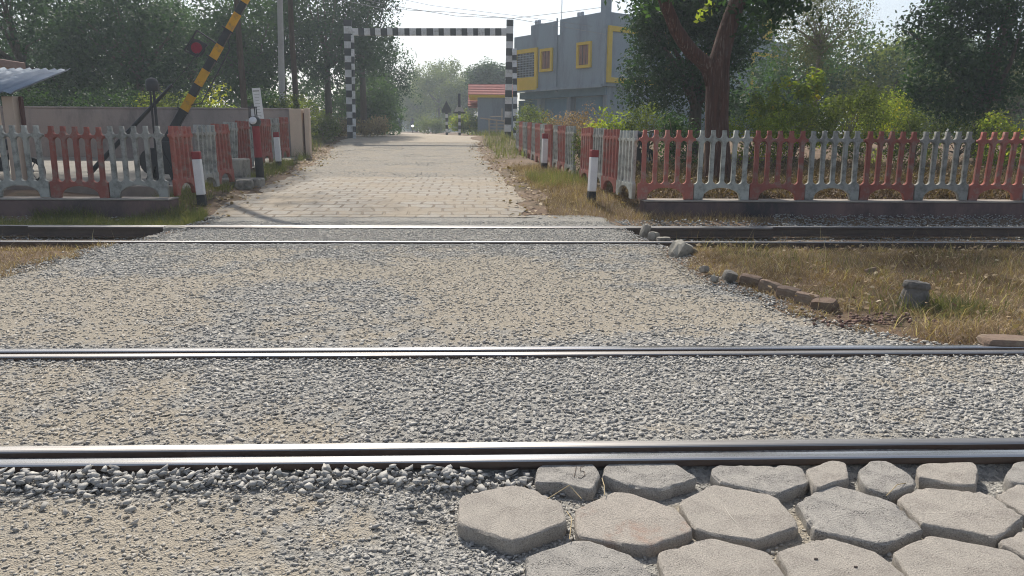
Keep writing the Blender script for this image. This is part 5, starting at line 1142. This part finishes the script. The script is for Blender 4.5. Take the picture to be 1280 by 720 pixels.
# leaf litter on the verges
X, Y = region(15000, -7, 3, 13, 36); e = np.abs(X-rc(Y))-rw(Y); k = (np.abs(e-.25) < .8*rng.random(len(X))**1.5+.1) & (vnoise(X, Y, .5, 88) > .3)
Cl = np.stack([X[k], Y[k], G(X[k], Y[k])+.03], -1); V, F, T = leaves(Cl, .012, 1, .085, 91, 2.5, .7)
tag(np_mesh('leaf_litter', V, F, l_litter, None, {'tint': T}), 'dry fallen leaves scattered along both road verges', 'leaf litter', kind='stuff')
X2, Y2_ = region(1500, 2.3, 9, 5.0, 9.6); k2 = (X2 > xr(Y2_)+.15) & (vnoise(X2, Y2_, .6, 101) > .42); Cl2 = np.stack([X2[k2], Y2_[k2], G(X2[k2], Y2_[k2])+.05+.05*rng.random(k2.sum())], -1)
V, F, T = leaves(Cl2, .012, 1, .055, 103, 2.0, .6); tag(np_mesh('leaf_litter', V, F, l_litter, None, {'tint': T}), 'small dry leaves lying in the dry grass right of the crossing', 'leaf litter', kind='stuff')
X, Y = region(2600, 2.3, 9, 4.95, 9.7); k = (X > xr(Y)+.15) & (vnoise(X, Y, .5, 105) > .45); grass('dry_stalks', 'long pale bent straw stalks over the dry grass mound', X[k], Y[k], np.full(k.sum(), .24), .95, l_drypale, wd=.006)
gp = ground_at(1178, 388); X = gp.x+rng.normal(0, .22, 900); Y = gp.y+rng.normal(0, .16, 900); grass('green_grass', 'dark green tuft at the foot of the concrete stump', X, Y, np.full(900, .13), .9, l_grass, wd=.006)
X, Y = region(1400, 2.3, 6, 4.95, 6.6); s2 = .012+.03*rng.random(len(X))**2; k = (X > xr(Y)) & (X < xr(Y)+.9*rng.random(len(X)))
P9 = np.stack([X[k], Y[k], G(X[k], Y[k])+.01], -1); tag(scatter_stones('loose_gravel', P9, s2[k], rng.random(k.sum()), np.full(k.sum(), .5), m_stone), 'small stones strewn along the edge of the dry grass', 'gravel', kind='stuff')
# loose straw stalks between the paving blocks
mb = MB()
for a, b, c in (((545+500/3.606, 560+235/3.606), (545+600/3.606, 560+188/3.606), (545+655/3.606, 560+232/3.606)), ((545+748/3.606, 560+140/3.606), (545+758/3.606, 560+190/3.606), (545+760/3.606, 560+215/3.606)), ((545+590/3.606, 560+290/3.606), (545+612/3.606, 560+340/3.606), (545+602/3.606, 560+415/3.606)), ((900+700/3.368, 560+205/3.368), (900+745/3.368, 560+172/3.368), (900+790/3.368, 560+150/3.368))):
    mb.tube([gz(*a, -.03)+Vector((0, 0, .004)), gz(*b, -.03)+Vector((0, 0, .02)), gz(*c, -.03)+Vector((0, 0, .004))], .0018, 5)
m_straw = M('straw_stalk', (.50, .40, .24), (.42, .32, .18), 9, .8, 0)
tag(mb.build('straw_stalks', m_straw), 'a few loose straw stalks caught between the paving blocks', 'straw', kind='stuff')

# ------------------------------------------------------------------ hazy air
hz, n, p_, out = new_mat('hazy_air'); n.nodes.remove(p_)
pv = n.nodes.new('ShaderNodeVolumePrincipled'); pv.inputs['Color'].default_value = (.80, .91, 1, 1); pv.inputs['Density'].default_value = .0019; pv.inputs['Anisotropy'].default_value = .25
n.links.new(pv.outputs[0], out.inputs['Volume'])
hb_ = MB().box((0, 145, 13), (420, 330, 32)).build('haze', hz); hb_['kind'] = 'stuff'; hb_['label'] = 'thin pale morning haze lying over the whole place'
